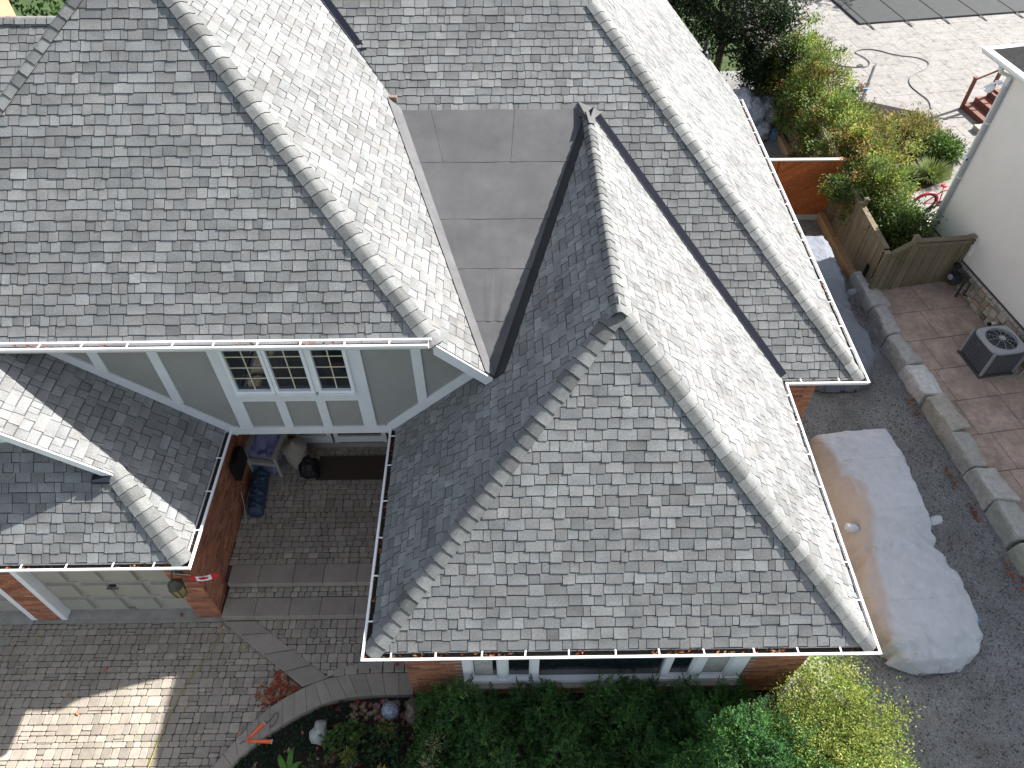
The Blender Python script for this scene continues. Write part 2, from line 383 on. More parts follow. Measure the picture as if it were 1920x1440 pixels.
# hip and ridge caps: bent pieces lapping up every hip, each one an object
def caps(a, b, nA, nB, skip=0, e=.19, w=.155, end=None):
    a = Vector(a); b = Vector(b); ax = (b-a); L = ax.length; ax /= L; nA = Vector(nA).normalized(); nB = Vector(nB).normalized()
    up = (nA+nB).normalized()
    dA = nA.cross(ax).normalized(); dB = nB.cross(ax).normalized()
    if dA.dot(up) > 0: dA = -dA
    if dB.dot(up) > 0: dB = -dB
    meshes = []
    for var in range(6):
        mb = MB(); ww = w+random.uniform(-.008, .008); ring = []
        ts = [-1, -.7, -.36, -.24, -.12, 0, .12, .24, .36, .7, 1]
        jx = [random.uniform(-.006, .006) for _ in ts]
        def pt(t, s, h):
            d = dA if t < 0 else dB; rnd = up*(-d.dot(up)*ww*max(0, .34-abs(t))**2/.68)
            base = d*(abs(t)*ww) - rnd + up*.016
            return base + ax*s + (nA if t < 0 else nB)*h
        up_e = [pt(t, 0+j, .020) for t, j in zip(ts, jx)]; up_t = [pt(t, e+.05, .0075) for t in ts]
        lo_e = [pt(t, j-.010, .009) for t, j in zip(ts, jx)]; lo_t = [pt(t, e+.05, -.004) for t in ts]
        n = len(ts); l = random.uniform(.84, 1.14); c0 = (l, l, l); d = (.16*l, .16*l, .17*l)
        vs = up_e+up_t; mb.mesh(vs, [(i, i+1, n+i+1, n+i) for i in range(n-1)], c0)
        mb.mesh(lo_e+up_e, [(i, i+1, n+i+1, n+i) for i in range(n-1)], d)
        mb.mesh([up_e[0], up_t[0], lo_t[0], lo_e[0]], [(0, 1, 2, 3)], d); mb.mesh([up_e[-1], lo_e[-1], lo_t[-1], up_t[-1]], [(0, 1, 2, 3)], d)
        o = mb.build('hip_shingle', 'shingle_cap', house, at=(0, 0, 0)); me = o.data
        for p in me.polygons: p.use_smooth = p.index < n-1
        bpy.data.objects.remove(o); meshes.append(me)
    k = int(skip/e); first = True
    while (k+1)*e < L - (end or 0)+.06:
        o = bpy.data.objects.new('hip_shingle', random.choice(meshes)); _link(o, house, a+ax*(k*e-.02)); k += 1
nF, nR, nL_ = (0, -Pp, 1), (Pp, 0, 1), (-Pp, 0, 1)
caps((RX, RY, ZE), (RXm, RYa, RH), nF, nL_, end=.12)
caps((RXr, RY, ZE), (RXm, RYa, RH), nF, nR, end=.12)
caps((RXm, RYa-.10, RH), (RXm, RYb-.15, RH), nL_, nR, w=.13)
caps((BX, BY, ZE), (BXr, BYr, BZ), (0, -Bp, 1), (Brp, 0, 1))
caps((LX, LY, LZ), (LXm, LYa, LH), nF, nR)
caps((LXl, LY, LZ), (LXm, LYa, LH), nF, nL_)
caps((-13, 13.50, zb(13.50)), (-6.0, 13.50, zb(13.50)), (0, -Bp, 1), (0, Bp, 1))
caps((GX, GY, ZE), (gx1-.05, GRy+.05, zg(gx1-.05)), nF, nR)
# mitred cap where the three hips meet
mb = MB(); zs3 = lambda x, y: min(zr(x), ZE+Pp*(RXr-x), ZE+Pp*(y-RY))
rings = []
for r_, lift in ((0, .012), (.07, .026), (.13, .036), (.19, .036)):
    rings.append([Vector((RXm+r_*math.cos(a_*math.pi/6), RYa-.02+r_*1.05*math.sin(a_*math.pi/6), zs3(RXm+r_*math.cos(a_*math.pi/6), RYa-.02+r_*1.05*math.sin(a_*math.pi/6))+lift)) for a_ in range(12)])
vs_ = [p for r_ in rings for p in r_]; mb.mesh(vs_, [(i*12+k, i*12+(k+1) % 12, (i+1)*12+(k+1) % 12, (i+1)*12+k) for i in range(3) for k in range(12)], (.95, .95, .95))
mb.tube([rings[1][8], rings[1][8]+Vector((0, 0, .01))], .009, 6, (.2, .2, .2))
mb.build('apex_shingle', 'shingle_cap', house)

# low-slope membrane wedged between the two wings
mz = lambda y: 4.43+.3005*(y-7.15)
lx = lambda y: LX-(mz(y)-LZ)/Pp; rx = lambda y: RX+(mz(y)-ZE)/Pp
ys = [7.16, 8.03, 8.94, 9.86, 11.0, 12.16]
for i in range(5):
    y0, y1 = ys[i], ys[i+1]+.05; h0, h1 = .024, .018
    if i == 4: y1 -= .05; cuts = [(0, .165), (.165, .61), (.61, 1)]
    else: cuts = [(0, 1)]
    for (a, b) in cuts:
        mb = MB(); n = 8 if len(cuts) == 1 else 3; top = []
        for y, h in ((y0, h0), (y1, h1)):
            for k in range(n+1):
                t = a+(b-a)*k/n; x = lx(y)-.03+(rx(y)-lx(y)+.06)*t
                if len(cuts) > 1 and k == 0 and a > 0: x += .006
                top.append((x, y+(random.uniform(-.012, .012) if y == y0 and i else 0), mz(y)+h))
        m = n+1; mb.mesh(top, [(k, k+1, m+k+1, m+k) for k in range(n)])
        mb.mesh([(p[0], p[1], p[2]-.022) for p in top[:m]]+top[:m], [(k, k+1, m+k+1, m+k) for k in range(n)], (.35, .35, .35))
        if len(cuts) > 1 and a > 0: mb.face([top[0], top[m], (top[m][0], top[m][1], top[m][2]-.02), (top[0][0], top[0][1], top[0][2]-.02)], (1.6, 1.5, 1.4))
        mb.build('membrane_sheet', 'membrane', house)
mb = MB(); n = 14                                         # edge strip dressed up the left wing slope
for k in range(n):
    for s in (0,):
        ya, yb = 7.13+(12.2-7.13)*k/n, 7.13+(12.2-7.13)*(k+1)/n
        f = lambda y, w, h: (lx(y)-w, y, zl(lx(y)-w)+h*1.36)
        w0, w1 = [.13+.07*(y-7.1)/5 for y in (ya, yb)]
        mb.face([f(ya, -.05, .02), f(yb, -.05, .02), f(yb, w1, .022), f(ya, w0, .022)])
        mb.face([f(ya, w0, .022), f(yb, w1, .022), f(yb, w1+.003, .0), f(ya, w0+.003, .0)])
mb.build('membrane_upstand', 'membrane_trim', house)
mb = MB()                                                 # strip up the shaded slope of the right wing
f = lambda y, w, h: (rx(y)+w, y, zr(rx(y)+w)+h*1.36)
for k in range(n):
    ya, yb = 7.10+(12.0-7.10)*k/n, 7.10+(12.0-7.10)*(k+1)/n
    w0, w1 = .16, .16
    mb.face([f(ya, -.1, .02), f(ya, w0, .02), f(yb, w1, .02), f(yb, -.1, .02)])
    mb.face([f(ya, w0, .02), f(ya, w0+.004, 0), f(yb, w1+.004, 0), f(yb, w1, .02)])
mb.face([f(7.10, -.1, .02), f(7.10, -.1, -.01), f(7.10, .16, -.01), f(7.10, .16, .02)])
mb.build('membrane_upstand', 'membrane_shaded', house)
# patch of flashing where the ridge runs into the back slope
mb = MB(); q = (RXm, RYb, RH)
mb.face([(RXm-.2, RYb-.05, RH-.02), (RXm-.05, RYb-.35, RH+.05), (RXm+.1, RYb-.32, RH-.02), (RXm+.28, RYb-.02, RH-.05), (RXm+.2, RYb+.08, RH+.08), (RXm-.16, RYb+.08, RH+.085)])
mb.face([(RXm-.05, RYb-.4, RH+.05), (RXm-.22, RYb-.08, RH-.08), (RXm-.2, RYb-.05, RH-.02)]); mb.face([(RXm-.02, RYb-.6, RH+.06), (RXm+.12, RYb-.5, RH-.02), (RXm+.1, RYb-.2, RH+.02), (RXm-.05, RYb-.2, RH+.07)])
mb.build('ridge_flashing', 'membrane_trim', house)
mb = MB(); mb.box((-1.96, 12.27, 6.10), (.13, .09, .09)); mb.build('flashing_end', 'rock_brown', house)
# open metal valleys
def valley(a, b, wl_, wr, nA, nB, dl, dr):
    mb = MB(); a = Vector(a); b = Vector(b); nA = Vector(nA).normalized(); nB = Vector(nB).normalized()
    ax = (b-a).normalized(); A = nA.cross(ax).normalized(); B = nB.cross(ax).normalized()
    if A.dot(Vector(dl)) < 0: A = -A
    if B.dot(Vector(dr)) < 0: B = -B
    mb.face([a+nA*.021, a+A*wl_+nA*.021, b+A*wl_+nA*.021, b+nA*.021]); mb.face([a+nB*.021, b+nB*.021, b+B*wr+nB*.021, a+B*wr+nB*.021])
    mb.build('valley_flashing', 'flashing', house)
valley((RXr-.02, BY+.02, ZE+.015), (RXm+.12, RYb-.14, RH-.11), .035, .13, nR, (0, -Bp, 1), (0, -1, 0), (1, 0, 0))
valley((-1.84, 12.24, zl(-1.84)), (-3.25, BYr+.0, zl(-3.25)), .04, .13, nR, (0, -Bp, 1), (0, -1, 0), (1, 0, 0))
# vent pipe on the right slope
mb = MB(); vx, vy = 5.25, 19.0; vz = ZE+Brp*(BX-vx)
mb.lathe([(.17, -.12), (.10, .06), (.05, .10), (.045, .34), (.035, .34), (.035, .2)], (vx, vy, vz), 12); mb.build('vent_pipe', 'flashing', house)
mb = MB(); mb.box((-9.78, 14.18, 7.3), (1.0, .66, 3.0)); mb.build('chimney', 'terracotta', house)

# ------------------------------------------------------------------ gutters, fascia, soffit
def gutter(path, side, closed_ends=True, step=.62, mat='gutter_white', parent=None, debris=True, off=0):
    """path: fascia line (xy) at rim height z; side = +1 when outside lies right of travel"""
    P = [Vector((p[0], p[1])) for p in path]; z = path[0][2]; prof = [(0, .0), (0, -.115), (.075, -.115), (.118, -.05), (.118, -.012), (.128, -.012), (.128, .004), (.096, .004), (.096, -.006), (.112, -.006), (.112, -.05), (.072, -.108), (.006, -.108), (.006, 0)]
    nr = []
    for i, p in enumerate(P):
        ds = []
        if i > 0: ds.append((P[i]-P[i-1]).normalized())
        if i < len(P)-1: ds.append((P[i+1]-P[i]).normalized())
        ns = [Vector((d.y, -d.x))*side for d in ds]; m = sum(ns, Vector((0, 0))); m = m/m.length; nr.append(m/m.dot(ns[0]))
    par = parent or house; mb = MB(); n = len(prof); vs = []
    for p, m in zip(P, nr):
        for d, h in prof: q = p+m*d; vs.append((q.x, q.y, z+h))
    fs = []
    for i in range(len(P)-1):
        for k in range(n): j = (k+1) % n; fs.append((i*n+k, i*n+j, (i+1)*n+j, (i+1)*n+k))
    fs += [tuple(range(n)), tuple((len(P)-1)*n+k for k in range(n))]
    # closing plates at the open ends
    mb.mesh(vs, fs); g = None
    for i in (0, len(P)-1):
        d = (P[1]-P[0] if i == 0 else P[-1]-P[-2]).normalized()*.003
        q = [P[i]+nr[i]*a for a in (0, .075, .118, .12, 0)]; hz = (-.115, -.115, -.05, -.002, -.002)
        mb.face([(a.x, a.y, z+h) for a, h in zip(q, hz)])
    g = mb.build('gutter', mat, par)
    deb = MB()
    for i in range(len(P)-1):
        d = P[i+1]-P[i]; L = d.length; d /= L; m = Vector((d.y, -d.x))*side; k = .3+off
        while k < L-.12:
            c = P[i]+d*k+m*.058; hb = MB(); sl = random.uniform(-.012, .012)
            hb.bar((P[i].x+d.x*(k+sl)+m.x*.004, P[i].y+d.y*(k+sl)+m.y*.004, z+.006), (P[i].x+d.x*k+m.x*.118, P[i].y+d.y*k+m.y*.118, z+.006), .020, .006)
            hb.build('gutter_hanger', mat, g); k += step*random.uniform(.9, 1.1)
        if debris:
            a = P[i]+nr[i]*.008; b = P[i]+nr[i]*.108; c = P[i+1]+nr[i+1]*.108; e = P[i+1]+nr[i+1]*.008; N_ = max(2, int(L/.15))
            for q in range(N_):
                t0, t1 = q/N_, (q+1)/N_; h = -.066
                deb.face([(*(a.lerp(e, t0)), z+h), (*(b.lerp(c, t0)), z+h), (*(b.lerp(c, t1)), z+h), (*(a.lerp(e, t1)), z+h)])
            for q in range(int(L*26)):
                t = random.random(); s = random.uniform(.1, .9); p = a.lerp(e, t).lerp(b.lerp(c, t), s); r = random.uniform(.02, .05); an = random.uniform(0, 6.3)
                dx, dy = math.cos(an)*r, math.sin(an)*r*.9
                if mnoise.noise(Vector((p.x*1.1, p.y*1.1, 3))) < -.05: continue
                col = random.choice(((9, 3.2, 1.2), (7, 4.6, 2.6), (12, 3.4, 1.4), (5, 4, 2.8), (3, 2.4, 2)))
                w = random.uniform(.15, .5); hh = z-.055+random.uniform(0, .03)
                deb.face([(p.x-dx, p.y-dy, hh), (p.x-dy*w, p.y+dx*w, hh+.008), (p.x+dx, p.y+dy, hh+.004), (p.x+dy*w, p.y-dx*w, hh+.01)], col)
    if debris: o = deb.build('gutter_debris', 'gutter_dirt', g, kind='stuff')
    return g
GO = .125
gutter([(6.185, 18.3, ZE), (6.185, 8.41, ZE), (4.74, 8.41, ZE), (4.74, 3.69, ZE), (-1.83, 3.69, ZE), (-1.83, 7.40, ZE)], -1, off=.1)
gutter([(-9.4, 7.115, 5.262), (-1.09, 7.115, 5.262)], 1, off=.15)
gutter([(-11.2, 5.035, ZE), (-4.685, 5.035, ZE), (-4.685, 7.40, ZE)], 1, off=.2)
# fascia boards and soffits
mb = MB()
for a, b in (((6.17, 18.3), (6.17, 8.43)), ((6.17, 8.43), (4.72, 8.43)), ((4.72, 8.43), (4.72, 3.71)), ((4.72, 3.71), (-1.81, 3.71)), ((-1.81, 3.71), (-1.81, 7.38)), ((-11.2, 5.06), (-4.70, 5.06)), ((-4.70, 5.06), (-4.70, 7.38))):
    mb.bar((a[0], a[1], ZE-.09), (b[0], b[1], ZE-.09), .02, .19)
mb.bar((-9.4, 7.14, 5.15), (-1.05, 7.14, 5.15), .02, .2)
mb.build('fascia', 'white_paint', house)
mb = MB()
for x0, x1, y0, y1 in ((-1.80, 4.71, 3.72, 4.1), (-1.80, -1.6, 4.1, 7.38), (4.5, 4.71, 4.1, 8.43), (4.71, 6.16, 8.44, 8.8), (5.72, 6.16, 8.8, 18.3), (-11.2, -4.71, 5.07, 5.46), (-5.08, -4.71, 5.46, 7.38)):
    mb.box(((x0+x1)/2, (y0+y1)/2, 2.72), (x1-x0, y1-y0, .02))
mb.box((-5.2, 7.27, 5.04), (8.3, .24, .02)); mb.box((-3.3, 8.15, 2.77), (3.4, 1.46, .02))
mb.build('soffit', 'soffit', house)
# rake board of the left wing
mb = MB(); x0, x1 = -1.04, -.215
mb.mesh([(x0, 7.09, zl(x0)-.015), (x1, 7.09, zl(x1)-.015), (x1, 7.09, zl(x1)-.23), (x0, 7.09, zl(x0)-.23), (x0, 7.125, zl(x0)-.015), (x1, 7.125, zl(x1)-.015), (x1, 7.125, zl(x1)-.23), (x0, 7.125, zl(x0)-.23)],
        [(3, 2, 1, 0), (4, 5, 6, 7), (0, 1, 5, 4), (2, 3, 7, 6), (1, 2, 6, 5), (3, 0, 4, 7)])
mb.build('rake_board', 'white_trim', house)
# rake board and gablet of the garage
mb = MB(); x0, x1 = GXm, gx1+.02
mb.mesh([(x0, 5.925, zg(x0)-.012), (x1, 5.925, zg(x1)-.012), (x1-.12, 5.925, zg(x1)-.06), (x0, 5.925, zg(x0)-.20), (x0, 5.955, zg(x0)-.012), (x1, 5.955, zg(x1)-.012), (x1-.12, 5.955, zg(x1)-.06), (x0, 5.955, zg(x0)-.20)],
        [(3, 2, 1, 0), (4, 5, 6, 7), (0, 1, 5, 4), (2, 3, 7, 6), (1, 2, 6, 5), (3, 0, 4, 7)])
mb.build('rake_board', 'white_paint', house)
mb = MB(); mb.face([(gx1-.35, 6.30, zg(gx1-.35)), (GXm, 6.30, zg(GXm)), (GXm-2.3, 6.30, zg(gx1)), (GXm-2.2, 6.30, 4.0), (gx1-.2, 6.30, 4.0)]); mb.build('gablet_wall', 'white_trim', house)
mb = MB(); mb.box((-5.80, 5.90, 3.765), (.26, .16, .012)); mb.box((-5.80, 5.83, 3.74), (.26, .012, .05)); mb.build('flashing_end', 'flashing', house)
# step flashing shadow gap along the gable wall
# ------------------------------------------------------------------ half-timbered gable wall
YW = 7.42
gw = MB()
zgw = lambda x: zg(x); zrw = lambda x: zr(x)
gw.face([(-4.67, YW, 2.80), (-1.93, YW, 2.80), (-.35, YW, zr(-.35)-.03), (-1.0, YW, zl(-1.0)-.2), (-1.06, YW, 5.04), (-7.08, YW, 5.04)])
gable = gw.build('gable_wall', 'stucco_grey', house)
def board(p, q, w, name='timber_board', y=YW, t=.028, mat='white_trim', par=None, shift=0):
    a = Vector((p[0], 0, p[1])); b = Vector((q[0], 0, q[1])); d = (b-a).normalized(); n = Vector((-d.z, 0, d.x))*(w/2)
    mb = MB(); c = [a-n, b-n, b+n, a+n]; yo = y-t; yi = y+.002
    mb.mesh([(k.x, yo, k.z) for k in c]+[(k.x, yi, k.z) for k in c], [(0, 1, 2, 3), (1, 0, 4, 5), (2, 1, 5, 6), (3, 2, 6, 7), (0, 3, 7, 4)])
    return mb.build(name, mat, par or gable)
board((-4.60, 2.885), (-1.93, 2.885), .17, t=.034)
def slant(x0, x1, f, w=.19):                                # board lying on the roof line
    mb = MB(); q = [(x0, f(x0)+.015), (x1, f(x1)+.015), (x1, f(x1)+.015+w*1.36), (x0, f(x0)+.015+w*1.36)]
    mb.mesh([(x, YW-.031, z) for x, z in q]+[(x, YW+.002, z) for x, z in q], [(0, 1, 2, 3), (1, 0, 4, 5), (2, 1, 5, 6), (3, 2, 6, 7), (0, 3, 7, 4)]); mb.build('timber_board', 'white_trim', gable)
slant(-7.1, -4.50, zg, .155); slant(-1.98, -.5, zr, .155)
for x, z0, z1, w in ((-6.055, 4.35, 5.04, .15), (-5.19, 3.6, 5.04, .15), (-4.29, 2.97, 5.04, .21), (-2.26, 2.97, 5.04, .21), (-1.345, 3.3, 5.04, .15)):
    board((x, z0), (x, z1), w, t=.027)
board((-4.185, 3.70), (-2.365, 3.70), .13, t=.029)
for x in (-3.59, -2.955): board((x, 2.97), (x, 3.635), .145, t=.026)
# three-light window
for (x0, x1) in ((-4.16, -3.64), (-3.53, -3.03), (-2.87, -2.41)):
    z0, z1 = 3.915, 5.03; w = thing  # placeholder
    mb = MB(); fw = .05
    for a, b in (((x0-fw/2, z0-fw), (x0-fw/2, z1)), ((x1+fw/2, z0-fw), (x1+fw/2, z1))): mb.box((a[0], YW-.03, (a[1]+b[1])/2), (fw, .07, b[1]-a[1]))
    mb.box(((x0+x1)/2, YW-.03, z0-fw/2), (x1-x0, .07, fw)); mb.box(((x0+x1)/2, YW-.045, z0-fw-.012), (x1-x0+.12, .10, .02))
    win = mb.build('window', 'white_paint', house)
    mb = MB(); mb.box(((x0+x1)/2, YW-.006, (z0+z1)/2), (x1-x0, .008, z1-z0)); mb.build('pane', 'glass', win)
    mb = MB(); xm = (x0+x1)/2; mb.box((xm, YW-.016, (z0+z1)/2), (.017, .010, z1-z0))
    for k in range(1, 5): mb.box((xm, YW-.0155, z0+.02+k*.235), (x1-x0, .010, .017))
    mb.build('muntins', 'muntin', win)
for x in (-3.585, -2.95): board((x, 3.86), (x, 5.04), .055, t=.04, name='mullion', mat='white_paint')

# ------------------------------------------------------------------ brick walls
BR = ((1, 1, 1), (1.15, .95, .85), (.85, .8, .8), (1.2, 1.15, 1.05), (.7, .66, .68), (1.0, .86, .78))
def brick_wall(o, ux, L, z0, z1, out, holes=(), rough=True):
    """o xy start, ux unit xy along wall, out unit xy outward"""
    u = Vector((*ux, 0)); n = Vector((*out, 0)); o = Vector((*o, 0)); base = MB(); bk = MB()
    us = [0, L]; 
    H = [(h[0], h[1], h[2], h[3]) for h in holes]
    xs = sorted({0, L, *[h[0] for h in H], *[h[1] for h in H]}); zs = sorted({z0, z1, *[h[2] for h in H], *[h[3] for h in H]})
    inh = lambda a, z: any(h[0] <= a <= h[1] and h[2] <= z <= h[3] for h in H)
    for i in range(len(xs)-1):
        for j in range(len(zs)-1):
            if inh((xs[i]+xs[i+1])/2, (zs[j]+zs[j+1])/2): continue
            p = [o+u*xs[i]+Vector((0, 0, zs[j])), o+u*xs[i+1]+Vector((0, 0, zs[j])), o+u*xs[i+1]+Vector((0, 0, zs[j+1])), o+u*xs[i]+Vector((0, 0, zs[j+1]))]
            base.face(p if u.cross(Vector((0, 0, 1))).dot(n) > 0 else p[::-1])
    wall = base.build('brick_wall', 'mortar', house)
    if not rough: return wall
    z = z0; r = 0
    while z < z1-.03:
        a = -(r % 2)*.107
        while a < L:
            a0, a1 = max(a, 0), min(a+.203, L); zt = min(z+.058, z1)
            if a1-a0 > .03 and not inh((a0+a1)/2, z+.03) and not inh(a0+.01, z+.03) and not inh(a1-.01, z+.03):
                d = .006+random.uniform(-.0015, .002); c = random.choice(BR); l = random.uniform(.8, 1.15); c = tuple(k*l for k in c)
                P = [(a0, z), (a1, z), (a1, zt), (a0, zt)]
                f = [o+u*x+Vector((0, 0, y))+n*d for x, y in P]; b = [o+u*x+Vector((0, 0, y)) for x, y in P]
                bk.mesh(f+b, [(0, 1, 2, 3), (0, 1, 5, 4), (1, 2, 6, 5), (2, 3, 7, 6), (3, 0, 4, 7)], c)
            a += .214
        z += .0685; r += 1
    bk.build('bricks', 'brick', wall, kind='stuff'); return wall
brick_wall((-5.50, 5.46), (1, 0), .42, 0.02, 2.71, (0, -1))
brick_wall((-8.45, 5.46), (1, 0), .50, 0.02, 2.71, (0, -1))
brick_wall((-5.08, 5.46), (0, 1), 3.44, .0, 2.78, (1, 0))
brick_wall((-5.08, 8.9), (1, 0), .78, .4, 2.78, (0, -1))
brick_wall((-1.60, 4.1), (0, 1), 4.8, .0, 2.78, (-1, 0))
brick_wall((-1.60, 4.1), (1, 0), 6.1, -.1, 2.71, (0, -1), holes=((.86, 5.2, .62, 2.5),))
brick_wall((4.5, 4.1), (0, 1), 4.7, 0, 2.71, (1, 0), rough=False)
brick_wall((4.5, 8.8), (1, 0), 1.22, 0, 2.71, (0, -1))
brick_wall((5.72, 8.8), (0, 1), 9.5, 0, 2.71, (1, 0), rough=False)
for x0, x1, y0 in ((-5.50, -5.50, 0),):
    mb = MB(); mb.box((-5.505, 5.55, 1.37), (.01, .19, 2.7)); mb.build('brick_return', 'brick', house)
mb = MB(); mb.bar((4.62, 8.72, 0), (4.62, 8.72, 2.7), .07, .06); mb.build('downspout', 'timber', house)
# front window of the right wing
mb = MB(); yw = 4.1
def fr(x0, x1, z0, z1, y=yw-.005, d=.07): mb.box(((x0+x1)/2, y, (z0+z1)/2), (x1-x0, d, z1-z0))
fr(-.735, 3.60, .625, .73, d=.12); fr(-.735, 3.60, 2.42, 2.5)
for a, b in ((-.735, -.60), (-.19, -.06), (.31, .43), (2.34, 2.45), (2.80, 2.96), (3.36, 3.60)): fr(a, b, .731, 2.419)
win = mb.build('window', 'white_paint', house)
for k, (a, b) in enumerate(((-.60, -.19), (-.06, .31), (.43, 2.34), (2.45, 2.80), (2.96, 3.36))):
    mb = MB(); d = .028
    if k != 2:
        for q in ((a, a+d), (b-d, b)): mb.box(((q[0]+q[1])/2, yw+.012, 1.57), (d, .03, 1.66))
        mb.box(((a+b)/2, yw+.012, .752), (b-a-2*d, .03, .04)); mb.build('sash', 'white_paint', win)
    mb = MB(); mb.box(((a+b)/2, yw+.022, 1.57), (b-a, .006, 1.68)); mb.build('pane', 'glass', win)
for a, b in ((-.56, -.28), (2.99, 3.33)):
    mb = MB(); n = 18
    for i in range(n):
        x0, x1 = a+(b-a)*i/n, a+(b-a)*(i+1)/n; y0, y1 = yw+.016+.0015*(i % 2), yw+.016+.0015*((i+1) % 2)
        mb.face([(x0, y0, .80), (x1, y1, .80), (x1, y1, 2.4), (x0, y0, 2.4)])
    mb.build('curtain', 'curtain', win)
mb = MB(); mb.box((1.43, 4.02, .60), (4.45, .12, .045)); mb.build('window_sill', 'mortar', house)
# garage doors
def garage_door(x0, x1):
    y = 5.62; mb = MB(); mb.box(((x0+x1)/2, y+.02, 1.08), (x1-x0, .04, 2.15)); d = mb.build('garage_door', 'garage_door', house)
    for r in range(4):
        for c in range(4):
            w = (x1-x0)/4; a, b = x0+c*w+.07, x0+(c+1)*w-.07; z0, z1 = .06+r*.535+.07, .06+(r+1)*.535-.06; mb = MB()
            A = [(a, y-.0005, z0), (b, y-.0005, z0), (b, y-.0005, z1), (a, y-.0005, z1)]; i = .012; B = [(a+i, y-.045, z0+i), (b-i, y-.045, z0+i), (b-i, y-.045, z1-i), (a+i, y-.045, z1-i)]
            mb.mesh(A+B, [(0, 1, 5, 4), (1, 2, 6, 5), (2, 3, 7, 6), (3, 0, 4, 7), (4, 5, 6, 7)]); mb.build('door_panel', 'garage_door', d)
    for r in range(1, 4):
        mb = MB(); mb.box(((x0+x1)/2, y-.002, .06+r*.535), (x1-x0, .006, .010), (.4, .4, .4)); mb.build('panel_seam', 'garage_door', d)
    mb = MB(); xm = (x0+x1)/2; mb.box((xm, y-.03, 1.0), (.10, .03, .05)); mb.tube([(xm-.09, y-.03, .98), (xm-.09, y-.07, .98), (xm+.09, y-.07, .98), (xm+.09, y-.03, .98)], .012); mb.build('handle', 'dark_metal', d)
    mb = MB(); mb.box((xm, y-.03, .12), (.14, .03, .04)); mb.build('handle', 'steel', d)
    for x in (x0-.045, x1+.045):
        if x > -5.5: continue
        mb = MB(); mb.box((x, 5.535, 1.35), (.10, .17, 2.7)); mb.build('door_frame', 'white_paint', d)
    mb = MB(); mb.box((xm, 5.54, 2.45), (x1-x0, .16, .55)); mb.build('door_header', 'white_paint', d)
garage_door(-7.84, -5.51); garage_door(-10.9, -8.46)
# porch door and sidelights
mb = MB(); y = 8.9
mb.box((-2.95, y+.03, .50), (2.7, .16, .15)); doorway = mb.build('door_sill', 'concrete', house)
for nm, x0, x1, dark in (('sidelight', -4.25, -3.55, 0), ('entry_door', -3.5, -2.45, 1), ('sidelight', -2.4, -1.7, 0)):
    mb = MB(); fwid = .09
    for x in (x0+fwid/2, x1-fwid/2): mb.box((x, y, 1.67), (fwid, .07, 2.2))
    mb.box(((x0+x1)/2, y, .66 if not dark else .68), (x1-x0-2*fwid, .07, .18)); fo = mb.build(nm, 'white_paint', house)
    mb = MB(); mb.box(((x0+x1)/2, y+.015, 1.75), (x1-x0-2*fwid, .01, 2.0)); mb.build('pane', 'glass' if dark else 'curtain', fo)
# brick body behind openings so that no light leaks in
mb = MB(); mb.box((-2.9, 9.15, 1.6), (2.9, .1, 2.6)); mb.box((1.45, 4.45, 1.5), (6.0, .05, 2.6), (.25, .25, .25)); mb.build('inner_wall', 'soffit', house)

# ------------------------------------------------------------------ setting: ground
def sheet(name, poly, z, mat, kind='structure', tri=False):
    mb = MB(); mb.face([(x, y, z) for x, y in poly]); return mb.build(name, mat, None, kind=kind)
sheet('ground', [(-150, -150), (150, -150), (150, 150), (-150, 150)], -.16, 'lawn')
gravel = sheet('gravel_driveway', [(4.4, -8), (10.3, -8), (9.8, 3), (9.25, 14.2), (9.2, 26), (5.6, 26), (5.6, 8.9), (4.4, 8.9)], -.008, 'gravel')
# loose stones, denser in the middle of the drive
n = 26000; P = np.c_[rng.uniform(4.6, 9.3, n), rng.uniform(1.2, 24, n), np.zeros(n)]
keep = ~((P[:, 0] < 5.7) & (P[:, 1] > 8.8)); P = P[keep]; n = len(P)
sz = rng.uniform(.007, .021, (n, 1))*np.array([[1, 1, .7]]); O8 = np.array([[1, 0, 0], [0, 1, 0], [-1, 0, 0], [0, -1, 0], [0, 0, 1], [0, 0, -.3]])
an = rng.uniform(0, 6.3, n); ca, sa = np.cos(an), np.sin(an)
V = O8[None]*sz[:, None, :]*rng.uniform(.6, 1.3, (n, 6, 1)); V = np.stack([V[..., 0]*ca[:, None]-V[..., 1]*sa[:, None], V[..., 0]*sa[:, None]+V[..., 1]*ca[:, None], V[..., 2]], -1)+P[:, None]
F = np.array([(0, 1, 4), (1, 2, 4), (2, 3, 4), (3, 0, 4)]); F = (F[None]+6*np.arange(n)[:, None, None]).reshape(-1, 3)
C = np.repeat(palette(n, [(.55, .54, .52), (.9, .88, .84), (.35, .34, .33), (.62, .48, .36), (1.5, 1.45, 1.4)], (4, 2, 5, 1.5, .5)), 6, 0)
fast_mesh('gravel_stones', V.reshape(-1, 3), F, C, 'pebble', gravel, (7, 10, -.01), 'stuff')

